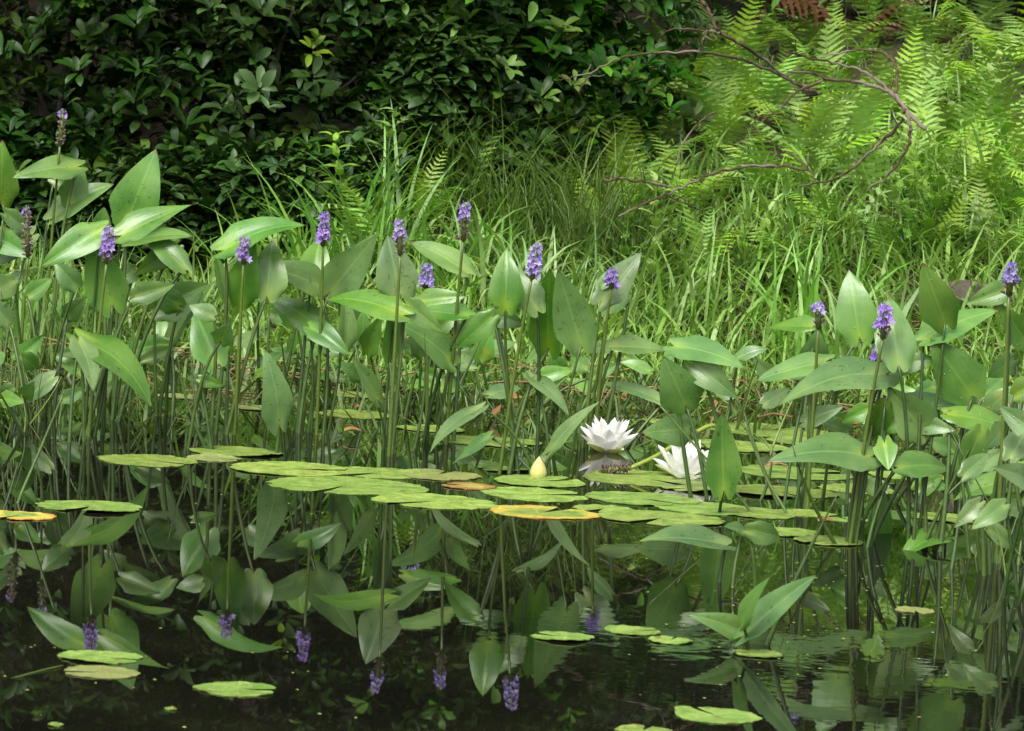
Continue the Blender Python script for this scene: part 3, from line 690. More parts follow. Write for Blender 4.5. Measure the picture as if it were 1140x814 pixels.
# dead straw along the shoreline
mb = MB(); spots = []
while len(spots) < 190:
    x = rnd.uniform(-1.4, 1.4); y = rnd.gauss(6.35, .22); spots.append((x, y))
for (x, y) in spots:
    z = max(bank_z(x, y), .0)+rnd.uniform(.004, .05); a = rnd.uniform(0, PI); L = rnd.uniform(.05, .2); d = Vector((math.cos(a), math.sin(a)*.6, rnd.gauss(0, .18)))*L/2; p0 = Vector((x, y, z))
    mb.tube([p0-d, p0+Vector((0, 0, rnd.uniform(0, .012))), p0+d], rnd.uniform(.0008, .0017), 4, tint=rnd.random()**2)
o = mb.build('dead_straw', M['straw']); tag(o, 'dead tan straw and thin stems matted along the shore', 'straw', kind='stuff')
# clumps that stand out
CL = [
 (60, 6.5, 34, (.30, .46), (.004, .008), (.0, .35), (.1, .6), 'grass_clump', 'upright pointed grass blades before the withered tall spike', .1),
 (10, 6.5, 22, (.30, .50), (.005, .008), (.0, .4), (.1, .8), 'grass_clump', 'grass clump at the left frame edge by the big cut-off leaf', .08),
 (228, 6.75, 26, (.30, .44), (.006, .009), (.05, .5), (.6, 2.0), 'grass_clump', 'arching grass clump in front of the dark shrub, right of the pointed leaf', .08),
 (300, 6.85, 44, (.26, .42), (.006, .010), (.05, .5), (.4, 1.9), 'grass_clump', 'broad-bladed grass clump behind the left violet spikes', .12),
 (400, 6.85, 44, (.26, .42), (.006, .010), (.05, .55), (.4, 1.9), 'grass_clump', 'broad-bladed grass clump between two violet spikes', .12),
 (350, 6.9, 40, (.26, .42), (.006, .010), (.05, .5), (.4, 1.9), 'grass_clump', 'arching light green grass clump just right of the boat-shaped leaf', .14),
 (500, 6.8, 40, (.24, .36), (.006, .010), (.05, .6), (.5, 2.0), 'grass_clump', 'broad-bladed grass clump around the highest central spike', .14),
 (580, 6.75, 36, (.22, .34), (.006, .010), (.05, .6), (.5, 2.0), 'grass_clump', 'grass clump in front of the fine sedge tussock', .14),
 (452, 6.9, 8, (.30, .42), (.007, .010), (.15, .5), (.1, .5), 'grass_clump', 'few long straight grass blades leaning right over the shrub foot', .04),
 (640, 6.7, 26, (.25, .38), (.005, .009), (.0, .4), (.4, 2.0), 'grass_clump', 'grass clump with curled tips under the lower bare stick', .12),
 (735, 6.75, 28, (.22, .36), (.006, .009), (.0, .4), (.3, 1.6), 'grass_clump', 'bright grass clump under the arch of bare twigs', .12),
 (895, 6.65, 34, (.28, .45), (.007, .010), (.0, .35), (.2, 1.3), 'grass_clump', 'tallest grass clump reaching the branch fork', .12),
 (1000, 6.6, 28, (.2, .38), (.006, .010), (.0, .45), (.3, 1.6), 'grass_clump', 'dense grass clump right of the branch fork', .12),
 (1100, 6.7, 26, (.2, .36), (.006, .009), (.0, .5), (.3, 1.6), 'grass_clump', 'grass clump near the right edge under the ferns', .1),
 (560, 7.05, 210, (.30, .52), (.0018, .0030), (.1, .9), (.8, 2.3), 'sedge_tussock', 'fine arching sedge tussock beside the dark shrub', .07),
 (655, 7.0, 210, (.26, .44), (.0018, .0034), (.0, .45), (.7, 2.2), 'sedge_tussock', 'upright thin sedge tussock left of the ferns', .10),
 (500, 7.08, 90, (.25, .42), (.0018, .003), (.0, .6), (.9, 2.4), 'sedge_tussock', 'small drooping sedge tuft at the shrub foot', .05),
]
for (px, Y, n, Ls, Ws, ln, ar_, nm, lab, sp_) in CL:
    x0 = X_at(px, Y); z0 = bank_z(x0, Y) if Y > 6.25 else -.02; org = Vector((x0, Y, z0)); mb = MB()
    blades(mb, [(x0+rnd.gauss(0, sp_*.5), Y+rnd.gauss(0, sp_*.4)) for _ in range(n)], rnd, (tuple(v*.8 for v in Ls) if nm == 'grass_clump' else Ls), Ws, ln, ar_, 8, tint=(0, .9) if nm == 'grass_clump' else (0, .7))
    o = mb.build(nm, M['grass'] if nm == 'grass_clump' else M['sedge'], None, org); tag(o, lab, 'grass clump' if nm == 'grass_clump' else 'sedge', 'clumps of grass on the bank')
# reeds in the water at the right and the left
for j, (px, py, n, lab) in enumerate([(1125, 640, 9, 'thin green rush stems rising from the water at the right edge'), (15, 470, 12, 'dark rush stems in the water at the left edge'), (150, 462, 9, 'rush stems behind the drooping bright leaf')]):
    c = onwater(px, py); e = empty('rush_clump', c, lab, 'rushes', 'rush clumps in the water')
    for k in range(n):
        mb = MB(); r = c + Vector((rnd.gauss(0, .06), rnd.gauss(0, .10), -.03)); h = rnd.uniform(.08, .26); t_ = r + Vector((rnd.gauss(0, .06), rnd.gauss(0, .04), h))
        mb.tube(bez(r, (r+t_)/2 + Vector((rnd.gauss(0, .01), 0, .01)), t_, 6), [.0019-.0013*i/5 for i in range(6)], 5, tint=rnd.uniform(0, .5)); mb.build('stem', M['stalk'], e, c)

# ------------------------------------------------------------------ ferns
def frond_mesh(name, m, e0, e1, L=.42, pairs=19, seed=0, droop=.25):
    rnd = random.Random(seed); mb = MB(); N = 26; pts = [Vector((0, 0, 0))]; side = rnd.uniform(-.12, .12); yaw = 0
    for i in range(N):
        t = i/N; el = e0 + (e1-e0)*t**1.2; yaw += side/N
        pts.append(pts[-1] + Vector((math.sin(yaw)*math.cos(el), math.cos(yaw)*math.cos(el), math.sin(el)))*(L/N))
    mb.tube(pts, [.0016*(1-.8*i/N) for i in range(N+1)], 4, tint=.8)
    for k in range(pairs):
        t = .14 + .85*(k/(pairs-1)); f = t*N; i = min(int(f), N-1); p = pts[i].lerp(pts[i+1], f-i); tan = (pts[i+1]-pts[i]).normalized()
        up = Vector((1, 0, 0)).cross(tan).normalized(); sd = tan.cross(up)
        pl = L*.21*math.sin(PI*min(1, (t*.98)**.55*.97+.03))**.8 if t < 1 else 0
        pl = L*.2*(min(1, (t-.08)/.25))**.6*(1-max(0, (t-.3)/.72))**.75 + .003
        for sgn in (-1, 1):
            d = (sd*sgn + tan*(.28+.5*t) - up*droop*rnd.uniform(.3, 1.2)).normalized(); w = d.cross(up).normalized()*sgn; nn = w.cross(d)
            n = max(3, int(pl/.0062)); st = pl/n
            for q in range(n):
                a = p + d*st*q + (-up)*droop*.4*pl*(q/n)**2; b_ = p + d*st*(q+1) + (-up)*droop*.4*pl*((q+1)/n)**2
                hw = pl*.145*(1-(q/n)**1.6*.85)*rnd.uniform(.85, 1.1)
                for s2 in (-1, 1):
                    mb.face([a, b_, a.lerp(b_, .95)+w*s2*hw*.85+d*st*.25, a.lerp(b_, .38)+w*s2*hw+d*st*.1], .5)
    return mb.build(name, m)
FR = [frond_mesh('frond', M['fern'], e0, e1, L, n, s, dr) for (e0, e1, L, n, s, dr) in ((1.25, .1, .44, 15, 1, .25), (1.05, -.2, .40, 14, 2, .3), (1.35, .6, .46, 16, 3, .2), (.85, -.4, .36, 14, 4, .35), (1.2, -.5, .42, 15, 5, .3))]
RU = frond_mesh('frond', M['rust_fern'], 1.1, -.6, .4, 17, 9, .7)
used = set()
def fern(px, Y, n, sc, label, spread=1.0, rust=False, zoff=0.0, az0=None, kinds=None):
    x = X_at(px, Y); z = bank_z(x, Y); e = empty('dead_fern' if rust else 'fern', (x, Y, z-.01+zoff), label, 'fern', None if rust else 'ferns on the bank')
    r = random.Random(int(px*7+Y*100)); a0 = r.uniform(0, 6)
    for k in range(n):
        src = RU if rust else (r.choice(FR) if kinds is None else FR[kinds[k % len(kinds)]])
        if src.name not in used: o = src; used.add(src.name)
        else: o = link_copy(src)
        o.parent = e; s = .54*sc*r.uniform(.75, 1.2); o.scale = (s, s, s)
        az = (a0 + 2*PI*k/n + r.uniform(-.35, .35)) if az0 is None else az0 + r.uniform(-.5, .5)
        o.rotation_euler = (r.uniform(-.22, .22)*spread, r.uniform(-.25, .25)*spread, az); o.location = (r.uniform(-.02, .02), r.uniform(-.02, .02), 0)
FERNS = [
 (690, 7.35, 7, 1.1, 'fern left of the first twig arch, leaning over the sedge'),
 (720, 7.7, 8, 1.3, 'tall fern in front of the dark shrub at the top, left of the branches'),
 (760, 7.3, 7, 1.15, 'bright fern under the twig arch'),
 (790, 7.6, 8, 1.25, 'fern whose fronds rise through the twig arch'),
 (745, 8.1, 7, 1.3, 'high fern at the frame top behind the first arch'),
 (840, 7.35, 7, 1.05, 'fern in the hollow between the two branch arms'),
 (835, 7.9, 7, 1.3, 'fern behind the branch crossing'),
 (880, 7.5, 7, 1.1, 'fern just left of the thick branch fork'),
 (905, 8.2, 7, 1.25, 'fern at the frame top beside the rusty dead fronds'),
 (940, 7.7, 7, 1.2, 'fern behind the loop of the thick twig'),
 (960, 7.25, 6, 1.0, 'low fern between the two forked twigs'),
 (985, 8.0, 7, 1.3, 'fern rising behind the twig loop'),
 (1010, 7.4, 7, 1.1, 'fern right of the branch fork'),
 (1040, 8.1, 7, 1.25, 'tall single fern with fronds held upright near the top right'),
 (1055, 7.6, 7, 1.2, 'fern among the dense green on the right'),
 (1075, 7.25, 6, 1.0, 'low fern hanging over the right grass'),
 (1100, 7.9, 7, 1.2, 'fern against the shaded shrub at right'),
 (1120, 7.45, 7, 1.15, 'broad fern at the right edge'),
 (1150, 7.7, 7, 1.2, 'fern partly cut off by the right edge'),
 (1140, 7.2, 6, 1.0, 'small drooping fern low at the right edge'),
 (1165, 8.2, 7, 1.3, 'fern at the top right corner'),
 (660, 7.9, 6, 1.15, 'fern peeking out behind the sedge tussock'),
 (800, 8.5, 7, 1.3, 'far fern at the frame top in the middle of the bank'),
 (915, 7.15, 5, .85, 'small fern low behind the tallest grass clump'),
 (1130, 8.7, 8, 1.5, 'far fern in the top right corner, behind the cut-off one'),
 (1070, 8.9, 8, 1.5, 'farthest fern at the frame top right, under the shaded shrub'),
 (960, 8.9, 8, 1.5, 'farthest fern right behind the rusty fronds'),
 (1165, 9.0, 8, 1.5, 'far fern cut by the upper right corner'),
 (905, 8.6, 7, 1.4, 'far fern just left of the rusty fronds, low in the gap'),
 (1020, 8.25, 7, 1.2, 'fern left of the tall single one at the upper right'),
 (690, 8.2, 7, 1.3, 'fern at the shrub edge left of the long twig start'),
 (325, 6.88, 5, .8, 'shaded fern between the grass and the mid-green shrub'),
 (455, 6.98, 6, .75, 'light fern under the glossy shrub, left of the sedge tussock'),
 (395, 6.9, 5, .8, 'small fern beside the pale leafy weed'),
 (875, 7.8, 7, 1.15, 'fern tucked behind the crossing of the two big twigs'),
 (895, 7.35, 7, 1.0, 'fern inside the twig loop, left of the fork'),
 (855, 8.1, 7, 1.25, 'fern high behind the looping twig, left of the rusty fronds'),
 (810, 8.15, 7, 1.25, 'fern high on the bank between the two highest twigs'),
 (1085, 6.98, 6, .85, 'fern low on the right bank, just over the tall grass'),
 (1130, 6.92, 6, .8, 'lowest fern at the right edge, in the bank grass'),
 (1040, 6.95, 5, .75, 'small fern left of the lowest right-hand ones'),
 (985, 6.95, 5, .75, 'small fern under the end of the hanging forked twig'),
 (1110, 7.15, 7, .95, 'leaning fern halfway up the right edge of the bank'),
 (955, 7.5, 6, 1.0, 'fern directly behind the thick branch fork'),
 (675, 7.15, 6, .9, 'low fern at the foot of the sedge, under the end of the long twig'),
 (770, 7.05, 6, .8, 'low fern just above the lower bare stick'),
 (860, 7.05, 6, .8, 'low fern beside the lower stick, under the crossing twigs'),
 (1045, 7.1, 6, .8, 'low fern above the rotten log'),
 (1090, 7.6, 7, 1.1, 'fern behind the low hanging one on the right'),
 (1000, 7.75, 7, 1.1, 'fern just above the thick fork, to its right'),
 (730, 8.4, 7, 1.3, 'fern at the very top beside the start of the long twig'),
 (860, 8.7, 7, 1.3, 'far fern at the frame top left of the rusty fronds'),
 (1010, 8.6, 7, 1.3, 'far fern right of the rusty fronds'),
 (1095, 8.5, 7, 1.3, 'far fern at the upper right before the shrub'),
 (780, 7.95, 7, 1.2, 'fern filling the space over the first arch'),
 (425, 6.86, 6, 1.05, 'shaded fern at the shrub foot left of the sedge'),
 (355, 7.0, 6, .75, 'dim fern under the shrub behind the violet spikes'),
 (270, 7.0, 5, .6, 'faint fern deep in the shade of the left shrub'),
 (250, 6.95, 4, .55, 'small pale fern beside the arching grass'),
]
for a in FERNS: fern(a[0], a[1], a[2]+1, a[3]*(1 if a[1] < 7.6 else .82), *a[4:])
fern(498, 7.08, 1, .95, 'single bright fern frond standing up before the dark shrub', spread=.2, kinds=[2], az0=-.9)
fern(925, 8.7, 5, 1.7, 'rust-brown dead fern drooping at the top of the bank', rust=True)
fern(655, 7.75, 2, .9, 'small rust-brown frond over the sedge', rust=True, zoff=.18)

# ------------------------------------------------------------------ shrubs
def rosette(seed, n=8, L=.062, young=False, mb=None, xf=None):
    rnd = random.Random(seed); own = mb is None
    if own: mb = MB()
    xf = xf or (lambda p: p)
    for k in range(n):
        a = k*2.4 + rnd.uniform(-.3, .3); el = rnd.uniform(.05, .95); l = L*rnd.uniform(.65, 1.15); w = l*rnd.uniform(.34, .46)
        d = Vector((math.cos(a), math.sin(a), 0)); s = Vector((-d.y, d.x, 0)); p = d*.004 + Vector((0, 0, rnd.uniform(-.02, .006))); P = []; N = 6
        ti = (rnd.uniform(.35, 1) if young else 0) if (young or rnd.random() < .93) else rnd.uniform(.3, .8)
        rl = rnd.uniform(-.3, .3); dc = rnd.uniform(.4, 1.2)
        for i in range(N):
            t = i/(N-1); e2 = el - dc*t*t; dd = d*math.cos(e2)+Vector((0, 0, math.sin(e2))); nn = Vector((0, 0, math.cos(e2)))-d*math.sin(e2)
            ww = w/2*(math.sin(PI*(t**1.35*.93+.05)))**.75; sv = s*math.cos(rl)+nn*math.sin(rl)
            P.append([xf(p-sv*ww+nn*ww*.3), xf(p), xf(p+sv*ww+nn*ww*.3)]); p = p + dd*(l/(N-1))
        mb.grid(P, tint=ti)
    return mb.build('leaf_cluster', M['shrub']) if own else None
ROS = [rosette(40+i, random.Random(i).randint(6, 10), .043, False) for i in range(7)] + [rosette(60+i, 7, .040, True) for i in range(2)]
def mid(o, v):
    a = o.data.attributes['tint'].data
    for q in a: q.value = max(q.value, v)
    return o
ROS += [mid(rosette(80+i, 8, .042, False), .20+.08*i) for i in range(3)]  # clusters with raised leaf tint: light on the centre shrubs put into colour
rused = set()
def shrub(x, y, rx, ry, h, n, label, young=.08, z0=None, inner=520, litp=.1):
    z = bank_z(x, y)-.02 if z0 is None else z0; rnd = random.Random(int(x*100+y*1000)); e = empty('laurel_shrub', (x, y, z), label, 'shrub', 'dark broad-leaved shrubs on the bank')
    lobes = [(Vector((rnd.uniform(-.6, .6)*rx, rnd.uniform(-.7, .1)*ry, rnd.uniform(.25, .8)*h)), rnd.uniform(.34, .56)) for _ in range(7)] + [(Vector((q*rx, -.25*ry, .12*h)), .42) for q in (-.6, 0, .6)]
    def sample(front):
        while True:
            c, s = rnd.choice(lobes); d = Vector((rnd.gauss(0, 1), rnd.gauss(0, 1), rnd.gauss(.1, 1))).normalized()
            if front and d.y > .35: continue
            r = s*(rnd.uniform(.78, 1.08) if front else rnd.uniform(.2, .85))
            p = c + Vector((d.x*rx*r*1.15, d.y*ry*r*1.15, d.z*h*r*.8))
            if p.z > .02: return p, d, lobes.index((c, s))
    tips = []
    for k in range(n):
        p, d, li = sample(True); src = ROS[9+rnd.randrange(3)] if rnd.random() < litp*(1.5, .2, .8, 1.4, .3, 1.0, .2, .5, .3, .6)[li % 10] else ROS[rnd.randrange(7)] if rnd.random() > young*(2.2, .1, .3, 1.6, .2, .8, .1, .3, .1, .3)[li % 10] else ROS[7+rnd.randrange(2)]
        if src.name not in rused: o = src; rused.add(src.name)
        else: o = link_copy(src)
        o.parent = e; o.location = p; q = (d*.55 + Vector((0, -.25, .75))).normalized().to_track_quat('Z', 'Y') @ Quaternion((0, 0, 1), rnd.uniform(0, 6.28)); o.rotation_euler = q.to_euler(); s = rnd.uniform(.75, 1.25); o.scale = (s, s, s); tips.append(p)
    mb = MB()
    for k in range(inner):
        p, d, li = sample(k % 5 < 2); q = (d*.5 + Vector((0, 0, .8))).normalized().to_track_quat('Z', 'Y') @ Quaternion((0, 0, 1), rnd.uniform(0, 6.28)); s = rnd.uniform(.8, 1.3)
        rosette(rnd.randrange(9999), 7, .044, False, mb, lambda v: p + q @ (v*s))
    o = mb.build('inner_foliage', M['shrub'], e); o['kind'] = 'stuff'
    for k in range(9):
        t = tips[rnd.randrange(len(tips))]; b0 = Vector((rnd.gauss(0, .04), rnd.gauss(0, .04), -.05)); mid = Vector((t.x*.35, t.y*.35+.05, t.z*.6)); mb = MB()
        mb.tube(bez(b0, mid, t, 9), [.009-.0065*i/8 for i in range(9)], 6); mb.build('branch', M['trunk'], e)
SH = [
 (-1.40, 7.45, .48, .42, 1.15, 100, 'darkest broad-leaved shrub at the left edge behind the withered spike'),
 (-.98, 7.38, .46, .40, 1.05, 100, 'dark shrub behind the tall pointed leaf'),
 (-.60, 7.35, .44, .38, 1.0, 100, 'dark shrub right of the tall pointed leaf, with pale young tips'),
 (-.26, 7.38, .38, .34, .92, 100, 'mid-green shrub above the half-faded spike'),
 (.03, 7.62, .34, .32, .95, 100, 'glossy shrub with yellow-green tips beside the first bare twig'),
 (-.14, 7.2, .20, .16, .36, 60, 'low shrub behind the fine sedge tussock'),
 (-.78, 7.12, .26, .14, .24, 60, 'low dark seedling shrub at the foot of the tall ones on the left'),
 (-.45, 7.10, .24, .14, .22, 60, 'low shrub spreading over the soil behind the violet spikes'),
 (-1.12, 7.14, .26, .14, .26, 60, 'low shrub behind the tallest pointed leaf at the wood edge'),
 (-1.5, 8.05, .6, .4, 1.5, 90, 'shaded shrub deep at the left behind the darkest one'),
 (-.75, 8.05, .6, .4, 1.6, 90, 'tall shaded shrub in the second row on the left'),
 (.0, 8.2, .55, .4, 1.5, 90, 'tall shaded shrub in the second row behind the glossy one'),
 (.75, 9.2, .55, .5, 1.2, 80, 'shaded shrub at the frame top behind the ferns'),
 (1.35, 9.2, .55, .5, 1.2, 80, 'shaded shrub at the top right behind the dead fern'),
 (1.95, 8.9, .6, .5, 1.3, 70, 'shaded shrub beyond the top right ferns'),
]
for i, s in enumerate(SH): shrub(*s, young=(.04, .05, .10, .40, .45, .25, .1, .15, .1, .03, .04, .05, .06, .06, .06)[i], litp=(.06, .1, .35, .75, .7, .6, .1, .15, .2, .05, .1, .2, .4, .4, .4)[i])  # young tips plus lit-tinted clusters; higher shares paint brighter light onto the centre shrubs

M['weed'] = leaf_mat('weed_leaf', (.09, .21, .03), (.15, .30, .05), rough=.5, spec=.35, transl=.28, scale=20, vary=.25, tintc=(.2, .34, .06))
def weed_mesh(seed, H):
    r = random.Random(seed); mb = MB(); pts = spline([(0, 0, 0), (r.gauss(0, .01), r.gauss(0, .01), H*.5), (r.gauss(0, .03), r.gauss(0, .03), H)], 6)
    mb.tube(pts, [.0016*(1-.6*i/(len(pts)-1)) for i in range(len(pts))], 5, tint=.3)
    for k in range(2, len(pts)):
        for q in (0, 1):
            a = k*1.57 + q*PI + r.uniform(-.3, .3); l = H*.26*(1.15-.6*k/len(pts)); d = Vector((math.cos(a), math.sin(a), r.uniform(-.1, .7))).normalized(); p = pts[k]
            leaf_geo(mb, p+d*.006, p+d*l, l*.36, Vector((-d.x*.4, -d.y*.4, 1)), .1, .3, r.uniform(-.4, .4), .03, .02, r.uniform(0, 6))
    mb.t = [.2+.6*(v[2]/H)**3 if v[2] > 0 else .2 for v in mb.v]
    return mb
for k, (px, Y, n, lab) in enumerate([(1010, 6.98, 6, 'leafy upright weed stems right of the hanging forked twig'), (1065, 7.05, 6, 'leafy weeds over the rotten log'), (1120, 7.3, 6, 'leafy weeds against the right edge among ferns'),
    (930, 6.95, 4, 'thin leafy weed by the tallest grass clump'), (690, 6.95, 4, 'few leafy weeds beside the lower stick'), (385, 7.02, 5, 'pale leafy weed stems rising before the shrub'), (1060, 7.7, 7, 'tall leafy weeds high on the right bank'),
    (820, 6.9, 4, 'small leafy weeds in the grass under the bare twigs'), (1145, 6.85, 5, 'leafy weeds low at the right edge')]):
    x = X_at(px, Y); e = empty('leafy_weed', (x, Y, bank_z(x, Y)-.01), lab, 'weed', 'leafy weeds on the bank'); r = random.Random(k)
    for q in range(n):
        o = weed_mesh(k*10+q, r.uniform(.14, .26)).build('stem', M['weed'], e); o.location = (r.gauss(0, .06), r.gauss(0, .05), 0); o.rotation_euler = (r.gauss(0, .15), r.gauss(0, .15), 0)

# ------------------------------------------------------------------ trees over the shrubs (they shade them)
def tree(x, y, h, cr, cz, n, label, leafL=.13):
    z = bank_z(x, y)-.05; e = empty('broadleaf_tree', (x, y, z), label, 'tree', 'trees over the bank'); rnd = random.Random(int(x*10+y*77)); mb = MB()
    pts = [Vector((0, 0, 0)), Vector((.05, .02, h*.3)), Vector((-.03, -.08, h*.6)), Vector((.0, -.1, h))]; pts = spline(pts, 5)
    mb.tube(pts, [.13*(1-.8*i/(len(pts)-1)) for i in range(len(pts))], 10); mb.build('trunk', M['trunk'], e)
    lobes = []
    for k in range(11):
        a = rnd.uniform(0, 6.28); r = cr*rnd.uniform(.25, .8); c = Vector((r*math.cos(a), r*math.sin(a), cz+rnd.uniform(-.35, .9))); lobes.append((c, rnd.uniform(.4, .75)))
        l = MB(); l.tube(bez(pts[6+k % 8], (pts[6]+c)/2+Vector((0, 0, .2)), c, 7), [.045-.006*i for i in range(7)], 6); l.build('limb', M['trunk'], e)
    mb = MB()
    for k in range(n):
        c, s = rnd.choice(lobes); d = Vector((rnd.gauss(0, 1), rnd.gauss(0, 1), rnd.gauss(0, .7))); p = c + d*s*.55; a = rnd.uniform(0, 6.28); u = Vector((math.cos(a), math.sin(a), rnd.uniform(-.5, .3))).normalized()
        w = u.cross(Vector((rnd.gauss(0, .3), rnd.gauss(0, .3), 1))).normalized()*leafL*.25; q = p+u*leafL*.5
        mb.face([p, q-w, p+u*leafL, q+w])
    mb.build('crown', M['crown'], e, smooth=False)
tree(-1.9, 8.7, 4.2, 2.1, 2.3, 8500, 'tree whose crown shades the darkest shrub')
tree(-.6, 9.1, 4.4, 1.9, 2.6, 7000, 'tree behind the tall shaded shrub')
tree(1.2, 13.5, 4.5, 1.8, 3.6, 4200, 'tree behind the ferns')
tree(3.4, 12.5, 4.5, 1.8, 3.4, 4000, 'tree beyond the right edge of the bank')
tree(-3.6, 8.6, 4.2, 1.9, 2.8, 4000, 'tree beyond the left edge of the bank')
# wooded slope far behind, one mass
mb = MB()
for k in range(14000):
    x = rnd.uniform(-9, 9); y = rnd.uniform(9.2, 12.5); z = bank_z(x, y)+rnd.uniform(0, 2.6); p = Vector((x, y, z)); a = rnd.uniform(0, 6.28); u = Vector((math.cos(a), math.sin(a), rnd.uniform(-.6, .4))).normalized(); L = rnd.uniform(.1, .2)
    wv = u.cross(Vector((rnd.gauss(0, .5), rnd.gauss(0, .5), 1))).normalized()*L*.28; mb.face([p, p+u*L*.5-wv, p+u*L, p+u*L*.5+wv])
o = mb.build('undergrowth', M['crown'], smooth=False); tag(o, 'dark undergrowth of the wood behind the shrubs', 'undergrowth', kind='stuff')

# ------------------------------------------------------------------ dead branches
def rp(X, Yp): return (640+X*.4386, Yp*.4386)
def branch_thing(label, main, twigs, Y, r0):
    rnd = random.Random(len(twigs)); P0 = None; e = None
    for i, (pl, ra, rb) in enumerate([main]+twigs):
        ph = rnd.uniform(0, 6); pts = []
        for k, q in enumerate(pl):
            x, y = rp(*q); pts.append(at(x, y, Y + .10*math.sin(x*.02+y*.011+1)))
        pts = spline(pts, 6)
        pts = [p + Vector((rnd.gauss(0, .0012), rnd.gauss(0, .003), rnd.gauss(0, .0012))) for p in pts]
        if e is None: P0 = pts[0].copy(); e = empty('dead_branch', P0, label, 'branch', 'bare fallen branches')
        n = len(pts); mb = MB(); mb.tube(pts, [.86*(ra+(rb-ra)*k/(n-1))*rnd.uniform(.82, 1.18) for k in range(n)], 7)
        for q in range(3, n-2, 5):
            d = Vector((rnd.gauss(0, 1), rnd.gauss(0, .6), rnd.gauss(.2, 1))).normalized(); l = rnd.uniform(.008, .035)
            mb.tube([pts[q], pts[q]+d*l*.6+Vector((0, 0, l*.1)), pts[q]+d*l+Vector((0, 0, l*.3))], [.0013, .001, .0006], 5)
        mb.t = [(.75 if math.sin(v[0]*37+v[2]*23+i) > .2 and v[2] > 0 else .0)*.7 for v in mb.v]
        mb.build('limb' if i == 0 else 'twig', M['bark'], e, P0)
branch_thing('big bare brown branch arching through the ferns with many forked twigs',
 ([(890,330),(845,285),(810,240),(760,218),(700,205),(640,202),(600,185),(540,182)], .0058, .0022),
 [([(840,285),(800,235),(770,205),(720,175),(680,165),(600,148),(530,130)], .005, .002),
  ([(815,238),(818,185),(800,150),(760,127),(680,132),(630,145)], .0042, .0018),
  ([(640,203),(580,225),(540,255),(515,280)], .0035, .0018),
  ([(835,300),(800,340),(750,385),(720,415),(670,450),(570,475)], .0042, .002),
  ([(842,290),(850,320),(850,350),(840,385),(800,440),(740,483)], .0048, .0022),
  ([(560,310),(520,292),(480,295),(455,310)], .0025, .0018),
  ([(540,385),(580,415),(610,455)], .0022, .0016)], 6.74, .006)
branch_thing('long thin bare branch curving over the ferns from the top of the bank',
 ([(310,-20),(330,15),(345,40),(365,80),(420,110),(470,145),(520,185),(570,215),(620,238)], .0045, .003),
 [([(610,232),(560,210),(480,172),(400,145),(300,132),(170,137),(100,155),(45,185),(10,235)], .0042, .0018),
  ([(45,185),(0,195),(-40,205)], .002, .0014),
  ([(365,82),(330,78),(250,75),(220,90)], .0032, .0015),
  ([(330,80),(322,110),(310,132)], .002, .0016),
  ([(360,285),(330,300),(280,355),(255,420)], .0026, .0016)], 6.82, .005)
branch_thing('lower bare stick lying across the grass left of the fork',
 ([(590,430),(500,422),(430,425),(350,440),(300,462),(240,490),(170,520),(110,550)], .0036, .0024),
 [([(240,475),(200,465),(130,455),(70,458)], .0032, .0026), ([(240,498),(280,515),(320,535)], .0024, .0015)], 6.66, .004)
# stump-like dark log end lying in the grass
mb = MB(); c = Vector((X_at(1065, 6.75), 6.75, bank_z(X_at(1065, 6.75), 6.75)+.02))
mb.tube(spline([(-.09, .03, -.01), (-.03, 0, .02), (.04, 0, .025), (.11, .02, .0)], 5), [.026, .03, .032, .03, .033, .03, .028, .03, .027, .03, .028, .026, .025, .024, .022, .02], 10)
o = mb.build('rotten_log', M['trunk']); o.location = c; tag(o, 'short dark rotten log half buried in the right-hand grass', 'log')

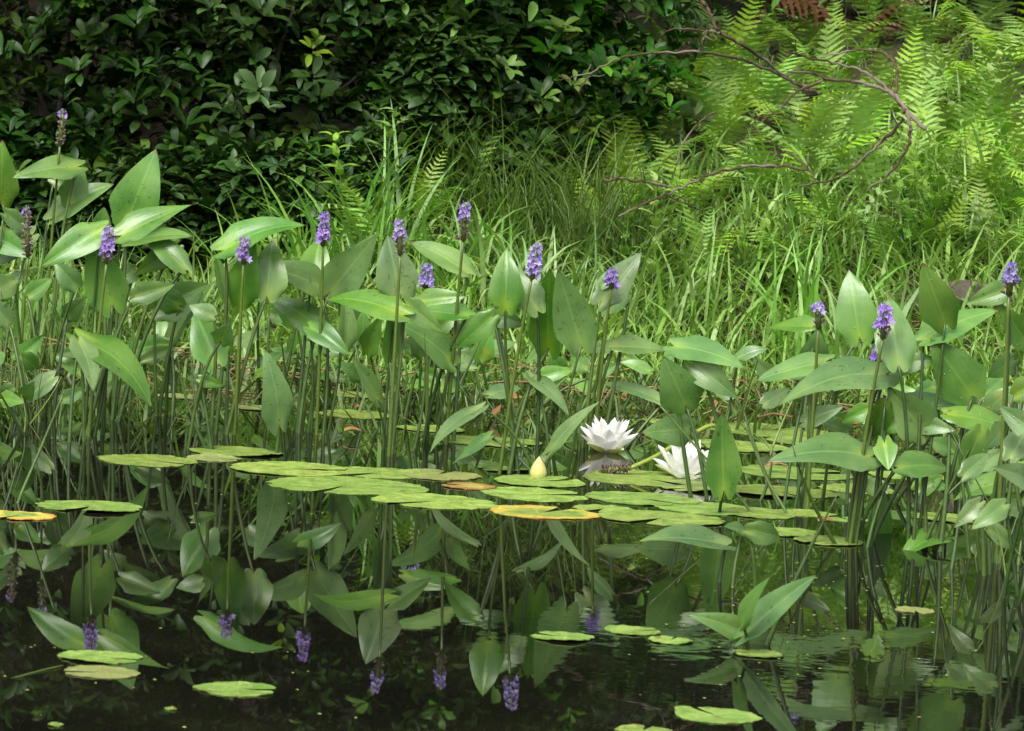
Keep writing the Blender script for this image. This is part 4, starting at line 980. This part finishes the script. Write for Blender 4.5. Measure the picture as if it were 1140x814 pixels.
# ------------------------------------------------------------------ litter and duckweed
def leaf_bit(px, py, name, label, m, L=.03, z=.003, lift=.15, water=True, Y=None, ti=0):
    c = onwater(px, py) if water else Vector((X_at(px, Y), Y, bank_z(X_at(px, Y), Y))); r = random.Random(int(px+py)); a = r.uniform(-.5, .5); d = Vector((math.cos(a), math.sin(a), r.uniform(-lift, lift))).normalized(); mb = MB()
    leaf_geo(mb, c + Vector((0, 0, z+.008)) - d*L/2, c + Vector((0, 0, z+.008)) + d*L/2, L*.45, Vector((0, -.25, 1)).normalized(), .1, .4, .5, .06, .02, r.uniform(0, 6)); mb.t = [ti]*len(mb.v)
    o = mb.build(name, m, None, c); tag(o, label, 'fallen leaf', 'fallen leaves at the shore'); return o
for (px, py, lab, L) in [(865, 527, 'red-brown fallen leaf lying on the broad pad at right', .035), (922, 590, 'small brown leaf on the dark-edged pad', .03), (1050, 612, 'orange-brown leaf between the right-hand stalks', .04),
   (690, 452, 'rusty leaf near the shore behind the first lily', .03), (655, 440, 'curled orange leaf at the shore left of the lilies', .028), (335, 415, 'brown leaf at the shore under the boat-shaped leaf', .03),
   (755, 455, 'dull orange leaf behind the grey hanging leaf', .03), (395, 488, 'dark red curled leaf caught among the stalks', .035)]:
    leaf_bit(px, py, 'fallen_leaf', lab, M['litter'], L, ti=rnd.uniform(0, .5))
mb = MB()
for k in range(240):
    x = rnd.uniform(-1.4, 1.5); y = rnd.gauss(6.42, .2); z = max(bank_z(x, y), .001)+.006; L = rnd.uniform(.012, .035); a = rnd.uniform(0, 6.28); d = Vector((math.cos(a), math.sin(a), rnd.gauss(0, .3)))*L; s = Vector((-d.y, d.x, rnd.gauss(0, .3)*L))*.25; p = Vector((x, y, z)); mb.face([p, p+d*.5-s, p+d, p+d*.5+s], rnd.random())
o = mb.build('leaf_litter', M['litter'], smooth=False); tag(o, 'brown leaf litter scattered along the shore', 'leaf litter', kind='stuff')
mb = MB()
def fleck(px, py):
    c = onwater(px, py); r = rnd.uniform(.0008, .0022); mb.face([(c.x+r*math.cos(q*PI/3), c.y+r*rnd.uniform(.8, 1.2)*math.sin(q*PI/3), .0012) for q in range(6)])
for k in range(65): fleck(rnd.gauss(930, 90), rnd.gauss(680, 38))
for k in range(22): fleck(rnd.uniform(0, 400), rnd.uniform(700, 814))
for k in range(60): fleck(rnd.uniform(200, 1000), rnd.gauss(545, 22))
for k in range(30): fleck(rnd.uniform(700, 1140), rnd.uniform(600, 814))
o = mb.build('duckweed', M['duckweed'], smooth=False); tag(o, 'pale flecks of duckweed drifting on the dark water', 'duckweed', kind='stuff')
